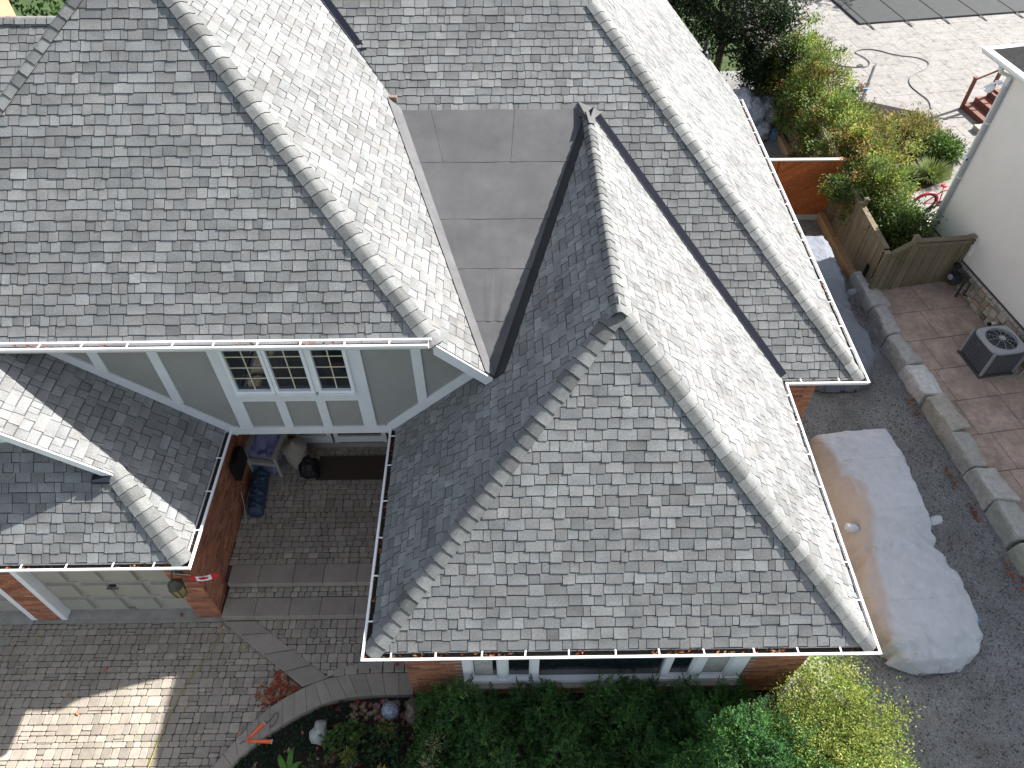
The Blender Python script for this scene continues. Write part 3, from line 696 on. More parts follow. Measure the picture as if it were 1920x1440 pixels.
def pavers(parent, region, size, rows, z0, z1, mat, single_first=None, budget=0, gap=.008, rot=0):
    """random-course cobbles inside a convex region (ccw polygon); nearest ones separate objects, rest stuff"""
    c0 = Vector(region[0]); xs = [p[0] for p in region]; ys = [p[1] for p in region]; out = []
    ar = sum(region[i][0]*region[(i+1) % len(region)][1]-region[(i+1) % len(region)][0]*region[i][1] for i in range(len(region)))
    reg = region if ar > 0 else region[::-1]
    y = min(ys); 
    while y < max(ys):
        h = random.choice(rows); x = min(xs)-random.uniform(0, .2)
        while x < max(xs):
            w = random.choice(size); cells = [(x, y, w, h)]
            if random.random() < .14: cells = [(x, y, w, h*.42), (x, y+h*.42, w, h*.58)]
            for (a, b, ww, hh) in cells:
                j = lambda: random.uniform(-.004, .004)
                pl = [(a+gap/2+j(), b+gap/2+j()), (a+ww-gap/2+j(), b+gap/2+j()), (a+ww-gap/2+j(), b+hh-gap/2+j()), (a+gap/2+j(), b+hh-gap/2+j())]
                for i in range(len(reg)):
                    p, q = reg[i], reg[(i+1) % len(reg)]; pl = clip(pl, -(q[1]-p[1]), q[0]-p[0], -(-(q[1]-p[1])*p[0]+(q[0]-p[0])*p[1]))
                    if len(pl) < 3: break
                if len(pl) < 3: continue
                A = abs(sum(pl[i][0]*pl[(i+1) % len(pl)][1]-pl[(i+1) % len(pl)][0]*pl[i][1] for i in range(len(pl))))/2
                if A < .0015: continue
                r = []; m = len(pl)
                for i in range(m):                     # tumbled corners
                    p = Vector(pl[i]); a_, b_ = Vector(pl[i-1]), Vector(pl[(i+1) % m]); k = random.uniform(.008, .02)
                    r.append(p+(a_-p).normalized()*min(k, (a_-p).length*.3)); r.append(p+(b_-p).normalized()*min(k, (b_-p).length*.3))
                out.append((b, [tuple(p) for p in r]))
            x += w
        y += h
    out.sort(key=lambda t: abs(t[1][0][0]+3.5)*.35+abs(t[0]-3.6)); rest = MB()
    for i, (b, pl) in enumerate(out):
        l = random.uniform(.85, 1.13); c = (l*random.uniform(.98, 1.04), l, l*random.uniform(.94, 1.02)); zt = z1+random.uniform(-.003, .003)
        mb = MB() if i < budget else rest
        mb.prism(pl, z0, zt, c, bevel=.006)
        if i < budget: mb.build('paver', mat, parent)
    if rest.v: rest.build('pavers', mat, parent, kind='stuff')
drive = sheet('paver_driveway', [(-14, -2), (-5.8, -2), (-4.55, 3.05), (-4.1, 3.72), (-3.6, 4.12), (-3.42, 4.21), (-5.02, 5.36), (-5.02, 5.38), (-14, 5.38)], -.012, 'paver_joint')
PS, PR = (.115, .115, .165, .165, .23), (.105, .165, .165, .115)
pavers(drive, [(-11.6, .6), (-5.85, .6), (-5.10, 1.9), (-4.15, 3.42), (-11.6, 3.42)], PS, PR, -.03, .0, 'paver', budget=120)
pavers(drive, [(-11.6, 3.42), (-4.15, 3.42), (-3.40, 4.02), (-3.36, 4.20), (-4.98, 5.37), (-11.6, 5.37)], PS, PR, -.03, .0, 'paver', budget=180)
apron = MB()
for x0, x1 in ((-7.9, -5.46), (-10.9, -8.42)):
    apron.mesh([(x0, 5.375, .0), (x1, 5.375, .0), (x1, 5.70, .035), (x0, 5.70, .035), (x0, 5.375, -.1), (x1, 5.375, -.1)], [(0, 1, 2, 3), (4, 5, 1, 0)])
apron.box((-6.7, 5.42, -.05), (3.4, .07, .12)); apron.build('garage_apron', 'concrete', None, kind='structure')
walk = sheet('walkway', [(-4.6, 5.36), (-3.1, 4.3), (-2.7, 4.36), (-1.6, 4.38), (-1.6, 5.36)], .10, 'paver_joint')
pavers(walk, [(-4.55, 5.35), (-3.06, 4.36), (-1.62, 4.60), (-1.62, 5.35)], (.115, .115, .165, .165), (.115, .16), .08, .117, 'paver', budget=130)
porch = MB(); porch.box((-3.35, 7.47, .20), (3.46, 2.96, .42)); porch = porch.build('porch_floor', 'paver_joint', None, kind='structure')
pavers(porch, [(-5.06, 6.25), (-1.62, 6.25), (-1.62, 8.86), (-5.06, 8.86)], (.115, .115, .165, .165, .2), (.115, .16, .115), .39, .43, 'paver', budget=240)
steps = MB(); steps.box((-3.32, 5.86, .08), (3.42, .98, .30)); steps = steps.build('entry_steps', 'slab_stone', None, kind='structure')
pavers(steps, [(-5.0, 5.70), (-1.62, 5.70), (-1.62, 5.90), (-5.0, 5.90)], (.115, .16, .13), (.10, .10), .20, .27, 'paver', budget=60)
def slab_row(parent, x0, x1, y0, y1, z0, z1, n):
    xs = [x0+(x1-x0)*(k+random.uniform(-.06, .06)*(0 < k < n))/n for k in range(n+1)]
    for k in range(n):
        mb = MB(); mb.prism([(xs[k]+.003, y0), (xs[k+1]-.003, y0), (xs[k+1]-.003, y1), (xs[k]+.003, y1)], z0, z1, bevel=.008); mb.build('stone_slab', 'slab_stone', parent)
slab_row(steps, -5.0, -1.62, 5.88, 6.25, .30, .435, 6); slab_row(steps, -5.02, -1.62, 5.35, 5.69, .10, .275, 6)
# diagonal slab edging and the curved kerb
def band(parent, A, B, z0, z1, cuts, name='stone_slab', mat='slab_stone', gap=.004):
    """A, B: polylines (outer/inner) sampled the same; cuts: piece boundaries as fractions"""
    def at(Pl, t): 
        k = t*(len(Pl)-1); i = min(int(k), len(Pl)-2); f = k-i; return (Pl[i][0]+(Pl[i+1][0]-Pl[i][0])*f, Pl[i][1]+(Pl[i+1][1]-Pl[i][1])*f)
    for a, b in zip(cuts[:-1], cuts[1:]):
        e = gap/2/max(.3, abs(len(A)-1)*.5)
        o = [at(A, a+e), at(A, (a+b)/2), at(A, b-e)]; i_ = [at(B, b-e), at(B, (a+b)/2), at(B, a+e)]; pl = o+i_
        ar = sum(pl[i][0]*pl[(i+1) % 6][1]-pl[(i+1) % 6][0]*pl[i][1] for i in range(6))
        mb = MB(); mb.prism(pl if ar > 0 else pl[::-1], z0, z1, bevel=.007); mb.build(name, mat, parent)
edging = sheet('walk_edging', [(-5.02, 5.34), (-3.44, 4.2), (-3.03, 4.33), (-4.46, 5.34)], .02, 'paver_joint')
band(edging, [(-5.02, 5.335), (-3.44, 4.20)], [(-4.47, 5.335), (-3.03, 4.34)], -.05, .125, [0, .22, .52, .78, 1])
K_OUT = [(-5.6, 1.6), (-5.05, 2.35), (-4.63, 3.0), (-4.41, 3.32), (-4.19, 3.59), (-3.96, 3.85), (-3.71, 4.03), (-3.44, 4.18), (-3.24, 4.27), (-3.02, 4.34), (-2.72, 4.39), (-2.36, 4.41), (-1.94, 4.41), (-1.62, 4.40)]
K_IN = [(-5.25, 1.5), (-4.72, 2.3), (-4.37, 2.95), (-4.30, 3.09), (-4.09, 3.30), (-3.88, 3.46), (-3.63, 3.64), (-3.37, 3.79), (-3.07, 3.93), (-2.78, 4.01), (-2.52, 4.04), (-2.21, 4.055), (-1.91, 4.055), (-1.605, 4.055)]
kerb = sheet('curved_kerb', K_OUT+K_IN[::-1], .0, 'paver_joint')
band(kerb, K_OUT, K_IN, -.12, .105, [0, .08, .15, .20, .25, .30, .35, .40, .452, .503, .555, .61, .66, .72, .772, .83, .885, .94, 1], name='kerb_stone')
S_OUT = [(-2.99, 4.47), (-2.5, 4.585), (-2.0, 4.615), (-1.62, 4.615)]; S_IN = [(-2.96, 4.36), (-2.5, 4.41), (-2.0, 4.42), (-1.62, 4.415)]
band(walk, S_OUT, S_IN, .05, .12, [0, .14, .29, .43, .57, .71, .86, 1], name='paver', mat='paver', gap=.02)
bed = sheet('garden_bed', [(-5.3, 1.4), (-4.72, 2.3), (-4.3, 3.09), (-3.63, 3.64), (-3.07, 3.93), (-2.21, 4.06), (4.45, 4.1), (5.3, 4.1), (5.9, 2.9), (6.4, 1.4), (6.4, -1), (-5.3, -1)], -.04, 'soil')
ce = sheet('bed_edging', [(4.6, 4.75), (5.2, 4.75), (6.5, 2.3), (6.2, 2.3)], -.03, 'concrete')
band(ce, [(4.95, 4.85), (5.42, 4.45), (5.80, 3.70), (6.25, 2.9), (6.6, 2.2)], [(4.75, 4.55), (5.16, 4.22), (5.52, 3.55), (5.95, 2.78), (6.3, 2.1)], -.1, .06, [0, .3, .62, 1], name='edging_block', mat='concrete')
# neighbour's plot, turned 8.5 degrees
NB = rad(8.5); EX = Vector((math.cos(NB), math.sin(NB), 0)); EY = Vector((-math.sin(NB), math.cos(NB), 0)); NC = Vector((10.98, 15.35, 0))
nb = lambda x, y, z=0: NC+EX*x+EY*y+Vector((0, 0, z))
PZ = .30
patio = MB(); pp = [(9.06, 13.9), (9.16, 11.0), (9.46, 8.0), (9.85, 3.5), (9.9, -6), (14, -6), (12.5, 8), (11.3, 13.95)]
patio.prism([(p[0], p[1]) for p in pp], -.1, PZ-.025); patio = patio.build('stamped_patio', 'patio_joint', None, kind='structure')
inside = [(9.07, 13.95), (9.17, 11.0), (9.47, 8.0), (9.86, 3.5), (9.9, -6), (14.2, -6), (12.4, 8), (11.3, 13.95)]
for r in range(-22, 0):
    y0, y1 = -1.42+r*.92+.0, -1.42+(r+1)*.92; x = -3.6+(r % 3)*.27
    while x < 1.9:
        w = random.choice((.75, 1.05, 1.25)); q = [nb(a, b) for a, b in ((x+.007, y0+.007), (x+w-.007, y0+.007), (x+w-.007, y1-.007), (x+.007, y1-.007))]
        pl = [(p.x, p.y) for p in q]
        for seg in ((inside[0], inside[1]), (inside[1], inside[2]), (inside[2], inside[3])):
            p, e = seg; pl = clip(pl, -(e[1]-p[1]), e[0]-p[0], -(-(e[1]-p[1])*p[0]+(e[0]-p[0])*p[1]))
            if len(pl) < 3: break
        x += w
        if len(pl) < 3: continue
        mb = MB(); mb.prism(pl, PZ-.05, PZ+random.uniform(-.002, .002), bevel=.006); mb.build('patio_slab', 'patio_stamped', patio)
# pale patio behind
pale = sheet('back_patio', [(9.6, 18), (11.1, 15.4), (40, 20), (40, 60), (9.6, 60)], -.02, 'patio_pale_joint')
AD = rad(8.5); ax_, ay_ = Vector((math.cos(AD), math.sin(AD))), Vector((-math.sin(AD), math.cos(AD)))
for i in range(-9, 16):
    for j in range(-12, 16):
        o = Vector((15, 25))+ax_*(i*1.05+(j % 2)*.4)+ay_*(j*.74)
        if not (10.4 < o.x < 24 and 15.6 < o.y < 34): continue
        if (o-Vector((12.2, 20.2))).length < 1.3: continue
        q = [o, o+ax_*1.044, o+ax_*1.044+ay_*.734, o+ay_*.734]
        mb = MB(); mb.prism([(p.x, p.y) for p in q], -.03, random.uniform(-.002, .002), bevel=.003); mb.build('paving_slab', 'patio_pale', pale)

# ------------------------------------------------------------------ armour stones along the drive
TINT = [(1, 1, 1), (1, 1, 1.02), (.95, .95, .95), (1.35, 1.36, 1.4), (1.0, .96, .88), (.92, .92, .90), (1.05, 1.05, 1.03), (.95, .97, .94), (.88, .93, .82), (1, 1, 1)]
SX = lambda y: 9.0 if y > 11.2 else 9.0+(11.2-y)*.09
edges = [(8.82, 14.28), (8.86, 12.95), (8.90, 11.95), (8.98, 11.02), (9.06, 10.12), (9.20, 9.12), (9.28, 8.22), (9.34, 7.40), (9.40, 6.58), (9.46, 5.6), (9.5, 4.4), (9.55, 3.2), (9.6, 2.0)]
SL = ['big grey block at the far end of the stone row, touching the timber beam', 'second block from the timber beam in the grey stone row', 'long grey block third from the timber beam beside the patio', 
      'smooth white topped block, palest of the stone row beside the gravel', 'squat tan grey block just nearer than the palest one in the stone row', 'long weathered block beside the upper leaf litter along the gravel drive', 'rough chipped block beside the red leaf litter in the stone row',
      'grey block level with the covered car mirror in the stone row', 'mossy grey block cut by the right edge of the photo', 'grey block lying beyond the right edge of the photo in the stone row', 'last grey block nearest the camera in the stone row']
for k in range(9):
    (x0, y0), (x1, y1) = edges[k], edges[k+1]; d = Vector((x1-x0, y1-y0)); L = d.length; d /= L; nn = Vector((-d.y, d.x)); w = random.uniform(.32, .50); tp = random.uniform(-.10, .10); lt = random.uniform(-.05, .05)
    mb = MB(); nx, ny = 7, 4; h = PZ+.110+random.uniform(-.02, .03); grid = {}
    sk = random.uniform(-.05, .05)
    def pt(a, b, z):
        p = Vector((x0, y0))+d*(.022+a*(L-.044)+sk*(b-.5)*2.2)+nn*(b*(w+tp*(a-.5))+lt*(a-.5)); f = .055
        nz = mnoise.noise_vector(Vector((p.x*2.3, p.y*2.3, z*3)))*f + mnoise.noise_vector(Vector((p.x*9, p.y*9, z*9)))*.022
        nz.z *= .4; return Vector((p.x, p.y, z))+nz
    vs = []; fs = []
    ins = lambda t, m: .06+.88*t if m else t
    for i in range(nx+1):
        for j in range(ny+1):
            a, b = i/nx, j/ny; e = (i in (0, nx)) or (j in (0, ny)); vs.append(pt(.02+.96*a, .04+.92*b, h-(.02 if e else 0)))
    for i in range(nx):
        for j in range(ny): q = i*(ny+1)+j; fs.append((q, q+ny+1, q+ny+2, q+1))
    per = [(i, 0) for i in range(nx)]+[(nx, j) for j in range(ny)]+[(i, ny) for i in range(nx, 0, -1)]+[(0, j) for j in range(ny, 0, -1)]
    base = len(vs); m = len(per)
    for zz, off in ((h-.07, 0), (.15, -.01), (-.06, -.02)):
        for i, j in per: vs.append(pt(i/nx, j/ny-.02*(zz < .2), zz))
    idx = [i*(ny+1)+j for i, j in per]
    for r in range(3):
        A = idx if r == 0 else [base+(r-1)*m+q for q in range(m)]; B = [base+r*m+q for q in range(m)]
        for q in range(m): e = (q+1) % m; fs.append((A[q], B[q], B[e], A[e]))
    mb.mesh(vs, [tuple(f[::-1]) for f in fs], TINT[k]); o = mb.build('stone_block', 'limestone', None)
    tag(o, SL[k], 'stone block', 'stone blocks between gravel and patio')

# ------------------------------------------------------------------ neighbour's house
nh = thing('neighbour_house', 'cream stucco house with stone veneer base on the right edge', 'house', nb(0, 0))
mb = MB(); Lh = 17.0
def nquad(mb, P, col=W1): mb.face([nb(*p) for p in P], col)
nquad(mb, [(0, 0, .98), (0, -Lh, .98), (0, -Lh, 5.2), (0, 0, 5.2)]); nquad(mb, [(0, 0, .2), (0, 0, 5.2), (9, 0, 5.2), (9, 0, .2)]); nquad(mb, [(0, -Lh, .2), (9, -Lh, .2), (9, -Lh, 5.1), (0, -Lh, 5.1)])
mb.build('stucco_wall', 'stucco_cream', nh)
mb = MB(); nquad(mb, [(-.005, .01, .0), (-.005, -Lh, .0), (-.005, -Lh, .99), (-.005, .01, .99)]); base = mb.build('veneer_base', 'mortar', nh)
VC = [(.42, .36, .27), (.36, .28, .19), (.30, .27, .22), (.46, .42, .35), (.22, .165, .11), (.40, .30, .17), (.28, .28, .25), (.5, .45, .38)]
ax3 = (EX, EY, Vector((0, 0, 1)))
yy = -.02
def vstone(y, z, w, h, c, nm='stone'):
    mb = MB(); q = [(y+.008, z+.008), (y+w-.008, z+.008), (y+w-.008, z+h-.008), (y+.008, z+h-.008)]; q = [(a+random.uniform(-.012, .012), b+random.uniform(-.01, .01)) for a, b in q]; d = .03+random.uniform(0, .02)
    f = [nb(-d, (a-y-w/2)*.88+y+w/2, (b-z-h/2)*.86+z+h/2) for a, b in q]; b_ = [nb(0, a, b) for a, b in q]
    mb.mesh(f+b_, [(3, 2, 1, 0), (0, 1, 5, 4), (1, 2, 6, 5), (2, 3, 7, 6), (3, 0, 4, 7)], c); mb.build(nm, 'veneer', base)
y = -4.6
while y < -.1:
    z = PZ+.01
    w = random.choice((.16, .22, .28))
    while z < .80:
        h = min(random.choice((.07, .1, .14, .2)), .86-z)
        if random.random() < .4 and w > .2:
            k = random.uniform(.4, .6); vstone(y, z, w*k, h, random.choice(VC)); vstone(y+w*k, z, w*(1-k), h, random.choice(VC))
        else: vstone(y, z, w, h, random.choice(VC))
        z += h
    y += w
y = -4.6
while y < -.1: w = random.uniform(.16, .24); vstone(y, .865, w, .095, (.52, .46, .42), 'coping_stone'); y += w
mb = MB(); mb.bar(nb(-.02, -.05, .985), nb(-.02, -Lh, .985), .03, .02); mb.build('drip_trim', 'dark_metal', nh)
mb = MB(); mb.bar(nb(-.012, -.055, .2), nb(-.012, -.055, 5.05), .10, .04, up=EX); mb.build('corner_board', 'white_trim', nh)
mb = MB(); mb.bar(nb(-.06, -.155, .35), nb(-.06, -.155, 4.9), .07, .07, up=EX); dsp = mb.build('downspout', 'grey_metal', nh)
for z in (1.3, 2.5, 3.9): mb = MB(); mb.box(nb(-.06, -.155, z), (.09, .10, .03), ax=ax3); mb.build('pipe_strap', 'white_trim', dsp)
EZ = 5.36; sl = .55
mb = MB()
nquad(mb, [(-.40, .35, EZ), (-.40, -Lh-.3, EZ), (4.4, -Lh+4.5, EZ+4.8*sl), (4.4, -4.45, EZ+4.8*sl)]); nquad(mb, [(-.40, .35, EZ), (4.4, -4.45, EZ+4.8*sl), (9.2, .35, EZ)]); nquad(mb, [(-.40, -Lh-.3, EZ), (9.2, -Lh-.3, EZ), (4.4, -Lh+4.5, EZ+4.8*sl)]); nquad(mb, [(9.2, .35, EZ), (4.4, -4.45, EZ+4.8*sl), (4.4, -Lh+4.5, EZ+4.8*sl), (9.2, -Lh-.3, EZ)])
mb.build('roof', 'neighbour_shingle', nh)
mb = MB(); nquad(mb, [(-.42, .37, EZ-.15), (-.42, -Lh-.3, EZ-.15), (.0, -Lh-.3, EZ-.15), (.0, .37, EZ-.15)]); nquad(mb, [(0, 0, EZ-.15), (9, 0, EZ-.15), (9, .37, EZ-.15), (0, .37, EZ-.15)]); mb.build('soffit', 'soffit', nh)
mb = MB(); mb.bar(nb(-.41, .36, EZ-.07), nb(-.41, -Lh-.3, EZ-.07), .02, .15); mb.bar(nb(-.41, .36, EZ-.07), nb(9.2, .36, EZ-.07), .02, .15); mb.build('fascia', 'white_paint', nh)
a, b, c = nb(-.42, -Lh, EZ), nb(-.42, .37, EZ), nb(9.2, .37, EZ)
gutter([(a.x, a.y, EZ), (b.x, b.y, EZ), (c.x, c.y, EZ)], -1, parent=nh, debris=False, step=.9)
mb = MB(); mb.tube([nb(-.46, -.155, EZ-.12), nb(-.40, -.155, EZ-.25), nb(-.1, -.155, EZ-.38), nb(-.06, -.155, EZ-.6)], .04, 6); mb.build('downspout_elbow', 'white_trim', dsp)
t = thing('security_camera', 'small white security camera on the cream house corner board', 'camera', nb(-.08, -.05, 3.0))
mb = MB(); mb.lathe([(.05, 0), (.05, .03), (.03, .04)], nb(-.03, -.05, 3.0), 10, axis=(EY, Vector((0, 0, 1)), -EX)); mb.build('mount', 'white_paint', t)
mb = MB(); mb.lathe([(.03, -.05), (.045, -.04), (.045, .08), (.035, .09)], nb(-.11, -.08, 2.99), 10, axis=(EX, Vector((0, 0, 1)), -EY)); cb = mb.build('camera_body', 'white_paint', t)
mb = MB(); mb.lathe([(.03, .0), (.03, .012)], nb(-.11, -.172, 2.99), 8, axis=(EX, Vector((0, 0, 1)), -EY)); mb.build('lens', 'black_plastic', t)
t = thing('flood_light', 'twin white floodlight under the far eave corner of the cream house', 'light', nb(-.1, .12, 4.7))
mb = MB(); mb.box(nb(-.05, .1, 4.72), (.12, .12, .05), ax=ax3); mb.build('base', 'white_paint', t)
for k in (-.22, .1):
    mb = MB(); mb.lathe([(.035, 0), (.06, .05), (.08, .14), (.07, .15)], nb(-.14+k*.3, .12+k*.5, 4.68), 10, axis=(EX, EY, Vector((-.4, .3, -.8)).normalized())); lh = mb.build('lamp_head', 'white_paint', t)

# ------------------------------------------------------------------ covered cars
def car_cover(label, at, head, cat='covered car', name='covered_car', noise_seed=0, fabric='car_cover'):
    st = [(-.10, .30, .28, .04, .25, .05), (-.06, .40, .38, .16, .34, .22), (.02, .54, .52, .32, .42, .40), (.10, .66, .63, .38, .46, .46), (.30, .82, .80, .50, .56, .58), (.8, .93, .92, .60, .64, .68), (1.3, .92, .89, .64, .60, .72), (1.62, .80, .76, .66, .56, .76), (1.85, .74, .69, .69, .54, .79), (2.02, .74, .69, .74, .54, .86),
          (2.38, .80, .75, .80, .56, 1.16), (2.7, .83, .78, .85, .57, 1.22), (3.3, .87, .82, .90, .61, 1.19), (3.8, .89, .85, .92, .66, 1.11), (4.15, .87, .83, .92, .72, 1.05), (4.31, .82, .78, .90, .73, 1.00), (4.37, .78, .75, .78, .68, .86), (4.40, .76, .72, .45, .55, .5)]
    N_ = 110; ss = np.interp(np.linspace(0, 1, N_), np.linspace(0, 1, len(st)), [s[0] for s in st]); ss = np.interp(np.arange(N_), np.arange(N_), ss)
    par = lambda k: np.interp(ss, [s[0] for s in st], [s[k] for s in st])
    sm = lambda a: np.convolve(np.pad(a, 1, mode='edge'), np.ones(3)/3, 'valid')
    wb, we, zb_, wt, zt = [sm(par(k)) for k in (1, 2, 3, 4, 5)]; wb, we, wt = wb*.955, we*.955, wt*.955
    K = 44; V = []
    r = random.Random(noise_seed)
    for i in range(N_):
        ctl = [(-wb[i]-.02, .03), (-wb[i], .16), (-we[i]-.01, zb_[i]*.65), (-we[i]+.01, zb_[i]), (-(we[i]+wt[i])/2, (zb_[i]*.55+zt[i]*.45)), (-wt[i], zt[i]-.03), (-wt[i]*.5, zt[i]), (0, zt[i]+.012)]
        ctl = ctl+[(-x, z) for x, z in ctl[-2::-1]]
        # smooth the control line
        P = np.array(ctl); 
        for _ in range(1):
            Q = np.empty((2*len(P), 2)); Q[0] = P[0]; Q[-1] = P[-1]; Q[1:-1:2] = .75*P[:-1]+.25*P[1:]; Q[2:-1:2] = .25*P[:-1]+.75*P[1:]; P = Q
        d = np.r_[0, np.cumsum(np.linalg.norm(np.diff(P, axis=0), axis=1))]; t = np.linspace(0, d[-1], K)
        xs = np.interp(t, d, P[:, 0]); zs = np.interp(t, d, P[:, 1])
        for k in range(K):
            x, z, y = xs[k], zs[k], ss[i]; low = max(0, (.8-z)/.8)
            f = .052*low*math.sin(y*23+5*mnoise.noise(Vector((x*2, y*2, noise_seed))))+.07*mnoise.noise(Vector((x*2.2, y*2.2, z*2+noise_seed)))*(.22+low)+.075*(1-abs(mnoise.noise(Vector((x*3.1+y, y*2.3-x, noise_seed)))*2.2))**3
            # tension folds from the mirrors and the roof corners
            f += .05*math.sin((y-2.2+abs(x)*.5)*24+abs(x)*9)*math.exp(-((y-1.95)/.38)**2)
            c = 1 if x > 0 else -1
            V.append((x+c*f*(.3+low), y, max(z+f*.5, .02)))
    F = [(i*K+k, (i+1)*K+k, (i+1)*K+k+1, i*K+k+1) for i in range(N_-1) for k in range(K-1)]
    t = thing(name, label, cat, at, 'cars under grey fabric covers')
    R = Matrix.Rotation(head, 3, 'Z'); mb = MB()
    V = [R @ Vector(v)+Vector(at) for v in V]
    F += [tuple(range(K))[::-1], tuple((N_-1)*K+k for k in range(K))]
    mb.mesh(V, [f[::-1] for f in F])
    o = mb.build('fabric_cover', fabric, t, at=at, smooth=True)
    # keep object axes on the car so that the painted warm light follows its side
    me = o.data; me.transform(R.to_4x4().inverted()); o.rotation_euler = (0, 0, head)
    for c in (-1, 1):
        mb = MB(); pr = []; q = R @ Vector((c*.80, 2.30, .86))+Vector(at)
        mb.lathe([(.02, -.14), (.075, -.12), (.085, 0), (.075, .08), (.02, .11)], q, 10, axis=(R @ Vector((0, 1, 0)), Vector((0, 0, 1)), R @ Vector((c, .1, .1)).normalized()))
        mb.build('covered_mirror', fabric, t, smooth=True)
    mb = MB()
    for y in (.95, 1.9, 2.42, 3.55):
        pts = []
        i = int(np.argmin(abs(ss-y)))
        for k in range(7, K-7, 2): v = V[i*K+k]; pts.append(v+Vector((0, 0, .003)))
        mb.tube(pts, .0028, 4, cap=False)
    mb.build('seam', fabric, t)
    return t
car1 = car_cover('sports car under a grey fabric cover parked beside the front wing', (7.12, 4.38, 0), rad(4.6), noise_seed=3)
mb = MB(); q = Vector((7.93, 5.0, .57)); mb.box((7.90, 5.05, .50), (.05, .15, .08)); o = mb.build('care_tag', 'blue_plastic', car1)
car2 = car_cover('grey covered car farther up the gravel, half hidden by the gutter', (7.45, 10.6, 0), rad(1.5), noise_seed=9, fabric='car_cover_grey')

# ------------------------------------------------------------------ fences, beams
fence = thing('wooden_fence', 'weathered board fence with capped posts running behind the gravel to the trees', 'fence', (9.02, 18, 0))
y = 13.75
while y < 24.5:
    w = random.choice((.135, .14, .09)); mb = MB(); h = 1.5+random.uniform(-.006, .006) if y < 17 else 1.62+random.uniform(-.006, .006); d = random.uniform(-.008, .008)
    mb.prism([(9.02+d, y), (9.04+d, y), (9.04+d, y+w-.008), (9.02+d, y+w-.008)], -.05, h); mb.build('fence_board', 'fence_wood', fence); y += w
for y in (15.45, 17.25, 19.2, 21.2, 23.2):
    mb = MB(); mb.box((9.10, y, .82), (.09, .09, 1.74)); p = mb.build('fence_post', 'fence_wood', fence); mb = MB(); mb.box((9.10, y, 1.71), (.125, .125, .04)); mb.build('post_cap', 'fence_wood', p)
mb = MB(); mb.box((9.03, 19.1, 1.60), (.14, 10.9, .03)) if False else mb.box((9.05, 15.3, 1.53), (.13, 3.2, .03)); mb.build('top_rail', 'fence_wood', fence)
mb = MB(); mb.box((9.05, 20.9, 1.65), (.13, 7.3, .03)); mb.build('top_rail', 'fence_wood', fence)
mb = MB(); mb.box((9.012, 14.05, .56), (.012, .14, .40), (.06, .06, .05)); mb.build('fence_gap', 'black_plastic', fence)

gate = thing('gate_fence', 'stepped grey green board fence with gate between stone row and cream house', 'fence', (10.2, 13.75, PZ))
P0, P1, P2, P3 = Vector((9.04, 13.58, 0)), Vector((9.60, 13.66, 0)), Vector((11.10, 13.90, 0)), Vector((11.36, 13.98, 0))
def post(p, top, par=gate, w=.10):
    mb = MB(); mb.box((p.x, p.y, (PZ+top)/2), (w, w, top-PZ), ax=ax3); o = mb.build('fence_post', 'fence_wood', par)
    mb = MB(); mb.prism([tuple((Vector((p.x, p.y))+EX.xy*a+EY.xy*b)) for a, b in ((-.07, -.07), (.07, -.07), (.07, .07), (-.07, .07))], top, top+.035, bevel=.02); mb.build('post_cap', 'fence_wood', o)
post(P0, 1.50); post(P1, 1.90); post(P2, 1.72, w=.08); post(P3, 1.66)
def panel(a, b, za, zb2, n):
    d = b-a; L = d.length; d.normalize(); a = a+d*.055; L -= .11; nrm = Vector((d.y, -d.x, 0))
    for k in range(n):
        t0, t1 = k/n, (k+1)/n; q0, q1 = a+d*(L*t0+.003)+nrm*(.012*(k % 2)), a+d*(L*t1-.003)+nrm*(.012*(k % 2)); z0, z1 = za+(zb2-za)*t0-.02, za+(zb2-za)*t1-.02
        mb = MB(); th = nrm*.02
        vs = [q0, q1, q1+th, q0+th]; mb.mesh([(*v.xy, PZ+.04) for v in vs]+[(*v.xy, z) for v, z in zip(vs, (z0, z1, z1, z0))], [(0, 1, 5, 4), (1, 2, 6, 5), (2, 3, 7, 6), (3, 0, 4, 7), (4, 5, 6, 7), (3, 2, 1, 0)]); mb.build('fence_board', 'fence_wood', gate)
    mb = MB(); e = a+d*L; mb.bar((*(a+nrm*.01).xy, za), (*(e+nrm*.01).xy, zb2), .13, .035); mb.build('top_rail', 'fence_wood', gate)
    mb = MB(); mb.bar((*(a+nrm*.045).xy, za-.10), (*(e+nrm*.045).xy, zb2-.10), .03, .09); mb.build('cross_rail', 'fence_wood', gate)
panel(P0, P1, 1.42, 1.72, 6); panel(P1, P2, 1.78, 1.70, 10); panel(P2, P3, 1.62, 1.60, 2)
t = thing('mailbox', 'small white box fixed to the grey gate beside the cream wall', 'mail box', P2+Vector((.13, -.02, 1.35)))
mb = MB(); c = P2+EX*.13-EY*.08; mb.box((c.x, c.y, 1.33), (.13, .07, .26), ax=ax3); mb.build('body', 'sign_white', t); mb = MB(); mb.box((c.x-EY.x*.01, c.y-EY.y*.01, 1.475), (.15, .10, .03), ax=ax3); mb.build('lid', 'sign_white', t)

